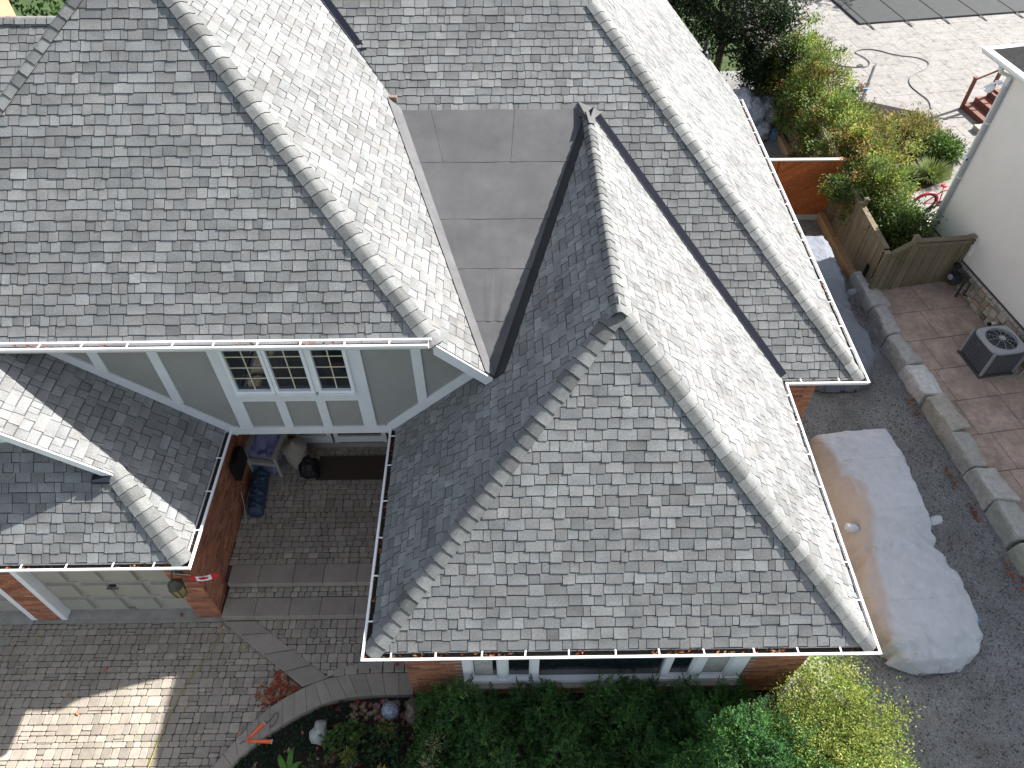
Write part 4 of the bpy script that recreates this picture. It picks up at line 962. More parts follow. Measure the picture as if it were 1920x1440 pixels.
og = thing('orange_gate', 'orange stained wooden gate with diagonal boards across the side yard', 'gate', (7.9, 17.1, 0))
x0, x1, z0, z1 = 6.2, 8.92, .09, 1.80
k = -3.0
while k < x1+2:                                             # diagonal boards, clipped to the frame
    rect = [(k, z0-2.2), (k+.135, z0-2.2), (k+.135+4.2*1.6, z0+2.0), (k+4.2*1.6, z0+2.0)]
    pl = rect
    for (A, B, Cc) in ((1, 0, -x0), (-1, 0, x1), (0, 1, -z0), (0, -1, z1)): 
        pl = clip(pl, A, B, Cc) if len(pl) > 2 else []
    k += .141
    if len(pl) < 3: continue
    mb = MB(); n = len(pl); yo = 17.1+random.uniform(-.003, .003); f = [(a, yo, b) for a, b in pl]; b_ = [(a, yo+.02, b) for a, b in pl]
    mb.mesh(f+b_, [tuple(range(n))]+[(i, n+i, n+(i+1) % n, (i+1) % n) for i in range(n)]); mb.build('gate_board', 'orange_wood', og)
mb = MB(); mb.box((7.55, 17.11, 1.82), (2.8, .11, .035)); mb.build('top_rail', 'cream_paint', og)
for x in (8.96, 7.30): mb = MB(); mb.box((x, 17.14, .92), (.09, .09, 1.84)) if x > 8 else mb.box((x, 17.09, .95), (.012, .02, 1.7), (.1, .1, .1)); mb.build('gate_post', 'orange_wood', og)
mb = MB(); mb.box((7.28, 17.08, 1.20), (.07, .03, .12)); mb.tube([(7.25, 17.07, 1.2), (7.25, 17.02, 1.2), (7.36, 17.02, 1.2)], .012); mb.build('latch', 'black_plastic', og)
mb = MB(); mb.box((7.55, 17.02, .03), (2.7, .10, .14)); o = mb.build('threshold_board', 'cream_paint', og)
def beam(a, b, w, h, label):
    mb = MB(); a, b = Vector(a), Vector(b); d = (b-a).normalized(); n = Vector((-d.y, d.x, 0)); N_ = 10; vs = []; fs = []
    prof = [(-w/2, 0), (-w/2, h*.75), (-w*.36, h), (w*.36, h), (w/2, h*.75), (w/2, 0)]
    for i in range(N_+1):
        c = a.lerp(b, i/N_)
        for u, z in prof: q = c+n*u+Vector((0, 0, z)); vs.append(q+mnoise.noise_vector(q*2.1)*.014)
    m = len(prof)
    for i in range(N_):
        for k in range(m): j = (k+1) % m; fs.append((i*m+k, i*m+j, (i+1)*m+j, (i+1)*m+k))
    fs += [tuple(range(m)), tuple(N_*m+k for k in range(m))[::-1]]; mb.mesh(vs, fs)
    mb.tube([a.lerp(b, .4)+Vector((0, 0, h-.02)), a.lerp(b, .4)+Vector((0, 0, h+.008))], .03, 7, (.4, .35, .3))
    return tag(mb.build('timber_beam', 'timber', None), label, 'timber beam', 'timber beams at the fence foot')
beam((8.90, 17.05, -.02), (8.95, 14.30, -.02), .24, .22, 'orange brown timber beam lying between the stone row and orange gate')
beam((8.82, 21.9, -.02), (8.90, 17.25, -.02), .20, .20, 'grey weathered timber beam behind the orange gate')

# ------------------------------------------------------------------ things on the patio
ac = thing('air_conditioner', 'grey metal air conditioner unit with round top fan on the patio', 'air conditioner', nb(.0, 0, 0)+Vector((0, 0, 0)))
ac.location = (10.95, 11.1, PZ); WORLD_AT[ac.name] = Vector((10.95, 11.1, PZ))
AO = Vector((10.50, 10.66, 0)); acp = lambda x, y, z: AO+EX*x+EY*y+Vector((0, 0, PZ+z)); S_ = .80
mb = MB(); mb.box(acp(S_/2, S_/2, .03), (S_+.06, S_+.06, .06), (.2, .2, .2), ax=ax3); mb.build('base_pad', 'grey_metal', ac)
mb = MB(); mb.box(acp(S_/2, S_/2, .38), (S_-.05, S_-.05, .64), ax=ax3); cab = mb.build('coil', 'black_plastic', ac)
for k in range(15):
    mb = MB(); z = .10+k*.042
    mb.box(acp(S_/2, S_/2, z), (S_-.015, S_-.015, .012), (.45, .46, .48), ax=ax3); mb.build('louvre', 'grey_metal', cab)
mb = MB()
for k in range(12):
    u = .02+(S_-.04)*k/11
    for (a, b) in ((u, .0), (u, S_), (0, u), (S_, u)): mb.box(acp(a, b, .39), (.010, .010, .64), (.4, .41, .43), ax=ax3)
mb.build('grille_bars', 'grey_metal', cab)
mb = MB()
for a, b in ((.01, .01), (S_-.01, .01), (S_-.01, S_-.01), (.01, S_-.01)): mb.box(acp(a, b, .39), (.05, .05, .66), (.75, .77, .8), ax=ax3)
mb.build('corner_posts', 'grey_metal', ac)
mb = MB(); n = 40; cxy = (S_/2, S_/2); outer = []; inner = []
for k in range(n):
    a = 2*math.pi*k/n; c, s = math.cos(a), math.sin(a); e = 5; q = 1/((abs(c)**e+abs(s)**e)**(1/e)); outer.append((cxy[0]+c*q*S_*.515, cxy[1]+s*q*S_*.515)); inner.append((cxy[0]+c*.335, cxy[1]+s*.335))
rings = [[acp(x, y, .70) for x, y in outer], [acp(x, y, .745) for x, y in outer], [acp(cxy[0]+(x-cxy[0])*.96, cxy[1]+(y-cxy[1])*.96, .765) for x, y in outer], [acp(x, y, .770) for x, y in inner], [acp(x, y, .66) for x, y in inner]]
vs = [p for r in rings for p in r]; mb.mesh(vs, [(i*n+k, i*n+(k+1) % n, (i+1)*n+(k+1) % n, (i+1)*n+k) for i in range(4) for k in range(n)]); mb.build('top_cap', 'grey_metal', ac)
mb = MB(); mb.lathe([(.335, 0), (.0, .0)], acp(*cxy, .64), 30, (.2, .2, .2)); mb.build('fan_well', 'black_plastic', ac)
fan = MB(); fan.lathe([(.06, 0), (.06, .05)], acp(*cxy, .66), 12)
for k in range(4):
    a = k*math.pi/2+.4; d = EX*math.cos(a)+EY*math.sin(a); e = Vector((-d.y, d.x, 0)); c = acp(*cxy, .68)
    fan.face([c+d*.05-e*.05, c+d*.30-e*.13-Vector((0, 0, .01)), c+d*.30+e*.06+Vector((0, 0, .03)), c+d*.05+e*.04+Vector((0, 0, .03))])
fan.build('fan', 'dark_metal', ac)
mb = MB(); mb.lathe([(.07, .0), (.07, .02), (.02, .025)], acp(*cxy, .785), 14)
for k in range(10):
    a = k*math.pi/5; d = EX*math.cos(a)+EY*math.sin(a); c = acp(*cxy, .795); mb.tube([c+d*.06, c+d*.2+Vector((0, 0, .004)), c+d*.345-Vector((0, 0, .02))], .0045, 4)
for r in (.12, .19, .26, .315):
    c = acp(*cxy, .795-.02*(r/.34)**2); mb.tube([c+EX*(math.cos(q*math.pi/14)*r)+EY*(math.sin(q*math.pi/14)*r) for q in range(29)], .0026, 3, cap=False)
mb.build('fan_guard', 'grey_metal', ac)
mb = MB(); mb.box(acp(-.012, S_*.55, .60), (.012, .11, .05), (.3, .35, .6), ax=ax3); mb.build('badge', 'grey_metal', ac)
mb = MB(); mb.tube([acp(S_+.02, .2, .2), acp(S_+.15, .15, .12), acp(S_+.1, .0, .05), acp(S_-.1, -.08, .02), acp(S_+.1, -.12, .02), acp(S_+.3, .0, .25)], .016, 6); mb.build('conduit', 'grey_metal', ac)
bs = thing('bait_station', 'black plastic box with a white sticker beside the air conditioner', 'box', nb(-.2, -2.9, PZ))
bo = Vector((11.06, 11.98, PZ)); mb = MB(); mb.prism([(bo+EX*a+EY*b).xy[:] for a, b in ((-.14, -.11), (.10, -.13), (.14, -.06), (.14, .09), (.08, .13), (-.12, .11))], PZ, PZ+.12, bevel=.03); bb = mb.build('box_body', 'black_plastic', bs)
mb = MB(); mb.box((bo.x, bo.y, PZ+.124), (.045, .09, .006), ax=ax3); mb.build('sticker', 'sign_white', bs)
pv = thing('vent_pipe', 'short white pipe with black end sticking out of the stone base', 'pipe', nb(-.1, -3.2, .5))
c = nb(-.02, -3.23, .53); mb = MB(); mb.lathe([(.045, 0), (.045, .14), (.036, .14)], c, 12, axis=(EY, Vector((0, 0, 1)), -EX)); mb.build('pipe', 'sign_white', pv); mb = MB(); mb.lathe([(.046, 0), (.046, .05), (.03, .052)], c-EX*.135, 12, axis=(EY, Vector((0, 0, 1)), -EX)); mb.build('pipe_end', 'black_plastic', pv)
gm = thing('gas_meter', 'dark grey gas meter with pipes against the stone veneer', 'gas meter', nb(-.2, -1.9, PZ))
c = nb(-.20, -1.72, .62)
mb = MB(); mb.lathe([(.06, -.13), (.13, -.10), (.15, 0), (.13, .10), (.06, .13)], c, 14, axis=(Vector((0, 0, 1)), EY, EX)); mb.box(c+Vector((0, 0, .13)), (.16, .22, .10), ax=ax3); mb.build('meter_body', 'dark_metal', gm, smooth=False)
mb = MB(); mb.lathe([(.07, 0), (.07, .03)], c-EX*.14+Vector((0, 0, .1)), 12, axis=(EY, Vector((0, 0, 1)), -EX)); mb.build('dial', 'grey_metal', gm)
mb = MB(); mb.tube([c+EY*.10+Vector((0, 0, .15)), c+EY*.10+Vector((0, 0, .34)), c-EY*.30+Vector((0, 0, .34)), c-EY*.30+Vector((0, 0, -.30))], .03, 8); mb.tube([c-EY*.1+Vector((0, 0, .15)), c-EY*.1+Vector((0, 0, .26)), c-EY*.48+Vector((0, 0, .26)), c-EY*.48+Vector((0, 0, -.1)), c-EY*.48+Vector((.08, 0, -.1))], .026, 8); mb.build('pipework', 'dark_metal', gm)
mb = MB(); mb.lathe([(.09, 0), (.10, .03), (.06, .06)], c+EY*.10+EX*-.02+Vector((0, 0, .34)), 12); mb.build('regulator', 'black_plastic', gm)
mb = MB(); mb.tube([nb(-.05, -1.2, .7), nb(-.05, -1.62, .72), nb(-.05, -1.66, .62), nb(-.05, -1.3, .6)], .012, 6); mb.build('copper_line', 'copper', gm)

# ------------------------------------------------------------------ back patio things
def bicycle(label, o, ang, fender):
    t = thing('bicycle', label, 'bicycle', o, 'bicycles leaning by the cream house'); R = Matrix.Rotation(ang, 3, 'Z') @ Matrix.Rotation(rad(7), 3, 'X')
    q = lambda x, z, y=0: Vector(o)+R @ Vector((x, y, z)); ring = lambda cx, r, n=28, a0=0, a1=2*math.pi: [q(cx+r*math.cos(a0+(a1-a0)*k/n), .34+r*math.sin(a0+(a1-a0)*k/n)) for k in range(n+1)]
    for cx in (0, 1.04):
        mb = MB(); mb.tube(ring(cx, .325), .032, 6, cap=False); w = mb.build('wheel', 'black_rubber', t)
        mb = MB(); mb.tube(ring(cx, .295), .010, 5, cap=False); mb.build('rim', 'steel', w)
        mb = MB()
        for k in range(14): a = k*2*math.pi/14; mb.tube([q(cx, .34), q(cx+.29*math.cos(a), .34+.29*math.sin(a))], .0025, 3, cap=False)
        mb.tube([q(cx, .34, -.05), q(cx, .34, .05)], .025, 6); mb.build('spokes', 'steel', w)
    mb = MB(); bb, hd, st = q(.48, .30), q(.86, .78), q(.36, .75)
    for a, b in ((bb, st), (st, hd), (bb, hd), (q(0, .34), bb), (q(0, .34), st), (hd, q(1.04, .34))): mb.tube([a, b], .017, 6)
    mb.build('frame', 'red_paint' if fender else 'dark_metal', t)
    mb = MB(); mb.tube([q(.33, .80), q(.32, .92)], .014, 6); mb.lathe([(.02, 0), (.09, .02), (.07, .06), (.02, .07)], q(.30, .91), 10); mb.build('saddle', 'red_paint' if fender else 'black_plastic', t)
    mb = MB(); mb.tube([hd, q(.82, .98)], .014, 6); mb.tube([q(.80, 1.0, -.28), q(.84, .99, 0), q(.80, 1.0, .28)], .013, 6); mb.build('handlebar', 'dark_metal', t)
    mb = MB(); mb.lathe([(.09, -.01), (.09, .01)], bb, 14, axis=(R @ Vector((1, 0, 0)), R @ Vector((0, 0, 1)), R @ Vector((0, 1, 0)))); mb.tube([bb, q(.62, .22, .08)], .01, 5); mb.build('crank', 'dark_metal', t)
    if fender: mb = MB(); mb.tube(ring(0, .365, 16, .1, 2.8), .035, 6); mb.build('fender', 'red_paint', t)
bicycle('bicycle with red mudguard and red saddle beyond the corner of the cream house', (11.78, 17.25, 0), rad(6), True)
bicycle('dark framed bicycle in front of the red one at the house corner', (11.92, 16.75, 0), rad(4), False)
hose = [(11.2, 26.6), (12.1, 26.38), (12.9, 26.11), (13.23, 26.23), (13.1, 26.42), (12.95, 26.25), (13.3, 26.12), (13.57, 26.52), (13.45, 27.0), (13.2, 27.35), (13.53, 27.6), (14.1, 27.61), (14.71, 27.07), (15.46, 26.92), (15.75, 26.5), (15.5, 26.05), (14.8, 25.6), (14.47, 25.17), (14.35, 24.7), (14.45, 24.2), (14.62, 23.63), (14.45, 23.08)]
def smooth_path(P, it=2):
    P = [Vector(p) for p in P]
    for _ in range(it):
        Q = [P[0]]
        for a, b in zip(P[:-1], P[1:]): Q += [a.lerp(b, .25), a.lerp(b, .75)]
        P = Q+[P[-1]]
    return P
mb = MB(); mb.tube(smooth_path([(x, y, .02) for x, y in hose]), .015, 5); tag(mb.build('garden_hose', 'dark_metal', None), 'dark hose winding across the sunny pale patio', 'hose')
pl = thing('brush_pole', 'long thin pole with a small teal head lying by the patio shrubs', 'pole', (13, 25, .03))
mb = MB(); mb.tube([(13.70, 26.35, .06), (12.32, 23.67, .06)], .02, 6); mb.build('pole', 'dark_metal', pl); mb = MB(); mb.box((12.6, 24.4, .06), (.22, .10, .08)); mb.build('head', 'blue_plastic', pl)
pc = thing('pool_cover', 'dark grey pool cover with strap lines at the top right', 'pool cover', (18, 32, .02))
px, py = Vector((14.24, 29.9, 0)), EX; mb = MB(); mb.box(px+EX*6+EY*4+Vector((0, 0, .025)), (12, 8, .03), ax=ax3); mb.build('cover_sheet', 'pool_cover', pc)
for k in range(7):
    mb = MB(); c = px+EX*(.35+k*1.62); mb.bar(c+EY*8+Vector((0, 0, .048)), c-EY*.03+Vector((0, 0, .048)), .05, .012); mb.bar(c-EY*.03+Vector((0, 0, .048)), c-EY*.60+Vector((0, 0, .015)), .06, .012); mb.build('strap', 'black_plastic', pc)
mb = MB(); mb.tube([px+EX*-.06-EY*.06+Vector((0, 0, .04)), px+EX*12-EY*.06+Vector((0, 0, .04))], .03, 5); mb.tube([px+Vector((0, 0, .04)), px+EY*8+Vector((0, 0, .04))], .03, 5); mb.build('cover_hem', 'black_plastic', pc)
ds = thing('deck_stairs', 'brown wooden stairs with posts and glass railing at the cream house', 'stairs', (16.2, 22.8, 0))
so_ = Vector((15.3, 22.75, 0)); sp = lambda x, y, z: so_+EX*x+EY*y+Vector((0, 0, z))
for k in range(3): mb = MB(); mb.box(sp(.35+k*.42+.9, .15, .09+k*.17), (2.2-.0*k, 1.0, .16), ax=ax3) if False else mb.box(sp(.45+k*.40, -.35, .09+k*.17), (.40, 1.5, .18+.0), ax=ax3); mb.build('stair_tread', 'brown_wood', ds)
mb = MB(); mb.box(sp(2.3, -.35, .30), (2.2, 1.5, .55), ax=ax3); mb.build('landing', 'brown_wood', ds)
for x, zt in ((.25, 1.05), (1.05, 1.35), (2.6, 1.45)): mb = MB(); mb.box(sp(x, .33, zt/2), (.09, .09, zt), ax=ax3); mb.box(sp(x, .33, zt+.02), (.13, .13, .04), ax=ax3); mb.build('railing_post', 'brown_wood', ds)
for a, b in (((.25, 1.0), (1.05, 1.3)), ((1.05, 1.3), (2.6, 1.4))):
    mb = MB(); mb.bar(sp(a[0], .33, a[1]), sp(b[0], .33, b[1]), .05, .04); mb.build('handrail', 'brown_wood', ds)
mb = MB(); mb.box((15.95, 21.7, .08), (1.3, .35, .16), ax=ax3); tag(mb.build('concrete_step', 'concrete', None), 'low beige concrete step under the brown deck stairs', 'step')
t = thing('hand_truck', 'pinkish red tubular hand truck standing behind the orange gate', 'hand truck', (8.75, 19.3, 0))
mb = MB()
for x in (8.58, 8.92): mb.tube([(x, 19.55, .05), (x, 19.5, .9), (x+(8.75-x)*.4, 19.47, 1.12)], .017, 6)
for z in (.25, .55, .9): mb.tube([(8.58, 19.53, z), (8.92, 19.53, z)], .014, 6)
mb.tube([(8.65, 19.47, 1.12), (8.85, 19.47, 1.12)], .02, 6); mb.build('frame', 'pink_red', t)
mb = MB()
for x in (8.54, 8.96): mb.lathe([(.10, -.03), (.12, 0), (.10, .03)], (x, 19.62, .12), 12, axis=(Vector((0, 1, 0)), Vector((0, 0, 1)), Vector((1, 0, 0))))
mb.build('wheels', 'black_rubber', t); mb = MB(); mb.box((8.75, 19.4, .04), (.36, .25, .02)); mb.build('toe_plate', 'pink_red', t)
def blob(name, label, cat, c, r, mat, seed, group=None, amp=.3, n=30, sq=1):
    vs = []; fs = []; m = n//2
    for i in range(m+1):
        th = math.pi*i/m
        for k in range(n):
            a = 2*math.pi*k/n; d = Vector((math.sin(th)*math.cos(a), math.sin(th)*math.sin(a), math.cos(th)))
            f = 1+amp*mnoise.noise(d*1.7+Vector((seed, 0, 0)))+amp*.5*mnoise.noise(d*4.3+Vector((0, seed, 0)))+amp*.45*abs(mnoise.noise(d*5+Vector((seed, seed, 0))))+amp*.25*abs(mnoise.noise(d*11+Vector((seed, 2, 0))))
            p = Vector((d.x*r[0]*f, d.y*r[1]*f, max(d.z*r[2]*f, -r[2]*.35))); vs.append(Vector(c)+p)
    for i in range(m):
        for k in range(n): j = (k+1) % n; fs.append((i*n+k, (i+1)*n+k, (i+1)*n+j, i*n+j))
    mb = MB(); mb.mesh(vs, fs); return tag(mb.build(name, mat, None, smooth=True), label, cat, group)
g = 'bags heaped by the far fence'
blob('plastic_bag', 'pale crumpled sheet on top of the heap, farthest from the orange gate', 'bag', (7.98, 22.9, .45), (.40, .5, .30), 'white_sheet', 1, g, .45)
blob('plastic_bag', 'large grey plastic bag in the middle of the heap by the fence', 'bag', (8.4, 22.2, .30), (.42, .5, .40), 'plastic_bag', 5, g, .5)
blob('plastic_bag', 'shiny grey bag at the fence end of the heap', 'bag', (8.68, 22.7, .35), (.3, .3, .36), 'plastic_bag', 8, g, .5)
blob('plastic_bag', 'small crumpled grey bag nearest the timber beam', 'bag', (8.28, 21.35, .15), (.27, .26, .24), 'plastic_bag', 12, g, .55)
mb = MB(); mb.box((8.6, 21.3, .14), (.2, .2, .3)); mb.lathe([(.05, .29), (.05, .34)], (8.6, 21.3, 0), 10); tag(mb.build('water_jug', 'blue_plastic', None), 'light blue jug beside the bags at the fence', 'jug')

# ------------------------------------------------------------------ garage front and porch things
t = thing('wall_lantern', 'dark metal wall lantern with amber glass on the garage brick pillar', 'lantern', (-5.28, 5.28, 1.55))
lc = Vector((-5.27, 5.24, 1.45)); mb = MB(); mb.box((-5.27, 5.445, 1.80), (.13, .02, .26)); mb.tube([(-5.27, 5.44, 1.88), (-5.27, 5.33, 1.97), (-5.27, 5.25, 1.90)], .015, 6); mb.build('bracket', 'lantern_metal', t)
hex6 = lambda r, z, o=0: [lc+Vector((r*math.cos(math.pi/3*k+o), r*math.sin(math.pi/3*k+o), z)) for k in range(6)]
mb = MB(); A, B, Cc = hex6(.135, .26), hex6(.09, .35), hex6(.03, .42); mb.mesh(A+B+Cc, [(i, (i+1) % 6, 6+(i+1) % 6, 6+i) for i in range(6)]+[(6+i, 6+(i+1) % 6, 12+(i+1) % 6, 12+i) for i in range(6)]+[tuple(range(12, 18))]); mb.build('lantern_roof', 'lantern_metal', t)
mb = MB(); A, B = hex6(.085, .0), hex6(.115, .26); mb.mesh(A+B, [(i, (i+1) % 6, 6+(i+1) % 6, 6+i) for i in range(6)]+[tuple(range(5, -1, -1))]); mb.build('lantern_glass', 'amber_glass', t)
mb = MB()
for a, b in zip(hex6(.088, -.01), hex6(.12, .27)): mb.tube([a, b], .010, 5)
mb.lathe([(.03, -.06), (.09, -.01), (.09, .01)], lc, 6); mb.build('lantern_frame', 'lantern_metal', t)
t = thing('small_flag', 'small red and white maple leaf flag on a thin stick at the garage corner', 'flag', (-5.0, 5.25, 1.93))
mb = MB(); mb.tube([(-5.40, 5.36, 1.90), (-4.98, 5.30, 1.935)], .006, 5); mb.tube([(-5.27, 5.44, 1.9), (-5.27, 5.33, 1.91)], .008, 5); mb.build('flag_stick', 'cream_paint', t)
fl = MB(); f_at = lambda u, v: Vector((-5.0+.43*u, 5.295-.03*math.sin(u*5)-.02*v, 1.935-.11*v+.015*math.sin(u*7)))
for (a, b, m) in ((0, .25, 1), (.25, .75, 0), (.75, 1, 1)):
    for k in range(3):
        u0, u1 = a+(b-a)*k/3, a+(b-a)*(k+1)/3; fl.face([f_at(u0, 0), f_at(u1, 0), f_at(u1, 1), f_at(u0, 1)], W1, m)
fl.build('flag_cloth', ['flag_white', 'flag_red'], t)
leafp = [(0, -.42), (.03, -.16), (.30, -.20), (.25, -.08), (.44, .10), (.34, .14), (.36, .28), (.20, .20), (.22, .40), (.10, .32), (0, .5)]; leafp = leafp+[(-x, y) for x, y in leafp[-2:0:-1]]
mb = MB(); c = f_at(.5, .5)+Vector((0, -.004, .008)); pts = [f_at(.5+x*.45, .5-y)+Vector((0, -.003, .003)) for x, y in leafp]
for i in range(len(pts)): mb.face([c, pts[i], pts[(i+1) % len(pts)]])
mb.build('maple_leaf', 'flag_red', t)
mb = MB(); mb.prism([(-5.03, 7.56), (-4.92, 7.56), (-4.92, 8.06), (-5.03, 8.06)], 1.18, 1.62, bevel=.05); mbx = mb.build('black_mailbox', 'black_plastic', None); tag(mbx, 'black box hung high on the shaded brick side wall', 'mail box')
ch = thing('porch_chair', 'cream wooden armchair in the far left corner of the porch', 'chair', (-4.75, 8.45, .43))
CA = rad(-8); cx = lambda x, y, z: Vector((-4.72, 8.50, .43))+Vector((x*math.cos(CA)-y*math.sin(CA), x*math.sin(CA)+y*math.cos(CA), z))
for x, y, h in ((-.28, -.30, .42), (.28, -.30, .42), (-.28, .28, .95), (.28, .28, .95)): mb = MB(); mb.bar(cx(x, y, 0), cx(x*(1 if y < 0 else .95), y+(.0 if y < 0 else .10), h+(.22 if y < 0 else 0)), .05, .05); mb.build('leg', 'cream_paint', ch)
for k in range(6): mb = MB(); mb.bar(cx(-.27, -.27+k*.105, .40), cx(.27, -.27+k*.105, .40), .08, .02); mb.build('seat_slat', 'cream_paint', ch)
for x in (-.30, .30): mb = MB(); mb.bar(cx(x, -.36, .66), cx(x, .34, .66), .09, .025); mb.build('armrest', 'cream_paint', ch)
for k in range(5): mb = MB(); x = -.22+k*.11; mb.bar(cx(x, .30, .42), cx(x, .40, .95), .07, .02); mb.build('back_slat', 'cream_paint', ch)
mb = MB(); mb.bar(cx(-.28, -.30, .36), cx(.28, -.30, .36), .03, .07); mb.bar(cx(-.28, .38, .93), cx(.28, .38, .93), .03, .08); mb.build('rails', 'cream_paint', ch)
# cloth thrown over the chair
N_ = 26; vs = []; fs = []
for i in range(N_+1):
    for k in range(N_+1):
        u, v = i/N_*2-1, k/N_*2-1; x = -.14+u*.36+.04*mnoise.noise(Vector((u*3, v*3, 0))); y = .22+v*.52+.04*mnoise.noise(Vector((u*3, v*3, 5)))
        z = .46+(.52 if y > .34 else .30*max(0, (y+.05))/.39)+.10*mnoise.noise(Vector((u*2.4, v*2.4, 2)))+.05*mnoise.noise(Vector((u*6, v*6, 2)))
        e = max(abs(u), abs(v)); z -= max(0, e-.72)*1.3; vs.append(cx(x, y, max(z, .05)))
for i in range(N_):
    for k in range(N_): q = i*(N_+1)+k; fs.append((q, q+N_+1, q+N_+2, q+1))
mb = MB(); mb.mesh(vs, fs); tag(mb.build('draped_cloth', 'lilac_cloth', None, smooth=True), 'lilac blue cloth thrown over the porch armchair', 'cloth')
ur = thing('clay_urn', 'pale clay urn with a cone lid beside the porch armchair', 'urn', (-4.15, 8.42, .43))
mb = MB(); mb.lathe([(.12, 0), (.16, .05), (.20, .25), (.22, .45), (.20, .56), (.21, .58)], (-4.15, 8.42, .43), 18); mb.build('urn_body', 'urn_clay', ur, smooth=True); mb = MB(); mb.lathe([(.235, .58), (.235, .60), (.12, .68), (.03, .76), (.035, .79), (.0, .80)], (-4.15, 8.42, .43), 18); mb.build('urn_lid', 'urn_clay', ur)
blob('rubbish_bag', 'dark grey bag slumped on the porch beside the urn', 'bag', (-3.92, 8.22, .60), (.19, .22, .26), 'black_plastic', 21, None, .35)
# rolled tarp
mb = MB(); vs = []; n, m = 30, 22; a0, a1 = Vector((-4.83, 8.12, .60)), Vector((-4.76, 7.22, .58)); ax = (a1-a0).normalized(); xx = ax.cross(Vector((0, 0, 1))).normalized()
for i in range(n+1):
    c = a0.lerp(a1, i/n)
    for k in range(m):
        a = 2*math.pi*k/m; r = .155+.02*math.sin(i*1.3+2*math.sin(a*2))*.5+.03*mnoise.noise(Vector((i*.45, math.cos(a)*1.5, math.sin(a)*1.5))); r *= 1-.12*(i in (0, n))
        vs.append(c+xx*(r*math.cos(a))+Vector((0, 0, r*math.sin(a))))
fs = [(i*m+k, i*m+(k+1) % m, (i+1)*m+(k+1) % m, (i+1)*m+k) for i in range(n) for k in range(m)]+[tuple(range(m))[::-1], tuple(n*m+k for k in range(m))]
mb.mesh(vs, fs); tag(mb.build('rolled_tarp', 'blue_tarp', None, smooth=True), 'rolled dark blue tarp lying along the brick side wall', 'tarp')
mb = MB(); mb.prism([(-3.80, 8.05), (-2.35, 8.05), (-2.35, 8.62), (-3.80, 8.62)], .43, .446); tag(mb.build('doormat', 'doormat', None), 'wide dark brown doormat before the porch door', 'doormat')
mb = MB(); mb.tube(smooth_path([(-5.0, 7.5, .9), (-4.98, 7.42, .75), (-4.95, 7.2, .5), (-4.94, 7.0, .46), (-4.97, 7.3, .45)]), .008, 5); tag(mb.build('cable_loop', 'cream_paint', None), 'thin pale cable loop hanging by the rolled tarp', 'cable')
# yellow extension cord
cord = [(-5.06, 5.50, .10), (-5.045, 5.34, .03), (-5.05, 5.15, .012), (-5.12, 4.9, .012), (-5.24, 4.65, .012), (-5.41, 4.32, .012), (-5.50, 4.0, .012), (-5.55, 3.75, .012), (-5.61, 3.45, .012), (-5.63, 3.18, .012), (-5.66, 2.9, .012), (-5.68, 2.4, .012)]
mb = MB(); mb.tube(smooth_path(cord), .0095, 5); tag(mb.build('extension_cord', 'yellow_cord', None), 'yellow extension cord trailing from the garage corner over the pavers', 'cord')
# orange stakes with wire loops
def stake(a, b, label):
    a, b = Vector(a), Vector(b); d = (b-a).normalized(); s = Vector((-d.y, d.x, 0)); t = thing('marker_stake', label, 'stake', a, 'orange stakes lying on the kerb')
    mb = MB(); vs = [a+s*.012, a-s*.012, b-s*.030, b+s*.030]; vs = vs+[v+Vector((0, 0, .022)) for v in vs]; mb.mesh(vs, [(4, 5, 6, 7), (0, 1, 5, 4), (1, 2, 6, 5), (2, 3, 7, 6), (3, 0, 4, 7)]); mb.build('blade', 'orange_plastic', t)
    mb = MB(); mb.box(b+d*.012+Vector((0, 0, .012)), (.07, .02, .026), ax=(s, d, Vector((0, 0, 1)))); mb.build('end_clip', 'steel', t)
    mb = MB(); mb.bar(a.lerp(b, .25)+Vector((0, 0, .023)), b+Vector((0, 0, .023)), .012, .003, (1.2, 2.2, 3)); mb.build('stripe', 'orange_plastic', t); return t
stake((-4.17, 3.385, .107), (-3.955, 3.63, .107), 'orange stake pointing away from the camera on the curved kerb')
stake((-4.165, 3.37, .108), (-3.78, 3.36, .108), 'orange stake pointing right towards the dark ground cover')
mb = MB(); mb.tube(smooth_path([(-3.95, 3.64, .115), (-3.86, 3.66, .115), (-3.82, 3.78, .115), (-3.74, 3.80, .115), (-3.77, 3.62, .115), (-3.85, 3.57, .115)]), .006, 4); mb.tube([(-4.2, 3.38, .115), (-4.27, 3.34, .11)], .006, 4); tag(mb.build('wire_loop', 'dark_metal', None), 'bent dark wire loop on the kerb by the orange stakes', 'wire')
mb = MB(); mb.lathe([(.0, -.15), (.06, -.14), (.12, -.09), (.15, 0), (.13, .08), (.07, .135), (0, .15)], (-1.95, 3.80, .13), 24); tag(mb.build('gazing_ball', 'silver_glass', None, smooth=True), 'silver crackled gazing ball in the leaf litter by the kerb', 'ball')
def rock(label, c, r, mat, seed): return blob('garden_rock', label, 'rock', c, r, mat, seed, None, .45, 14)
rock('pale grey pointed rock in the dark ground cover', (-3.05, 3.50, .05), (.115, .165, .15), 'rock_pale', 31)
rock('brown boulder half under the yew hedge beside the gazing ball', (-1.58, 3.80, .05), (.14, .2, .17), 'rock_brown', 44)

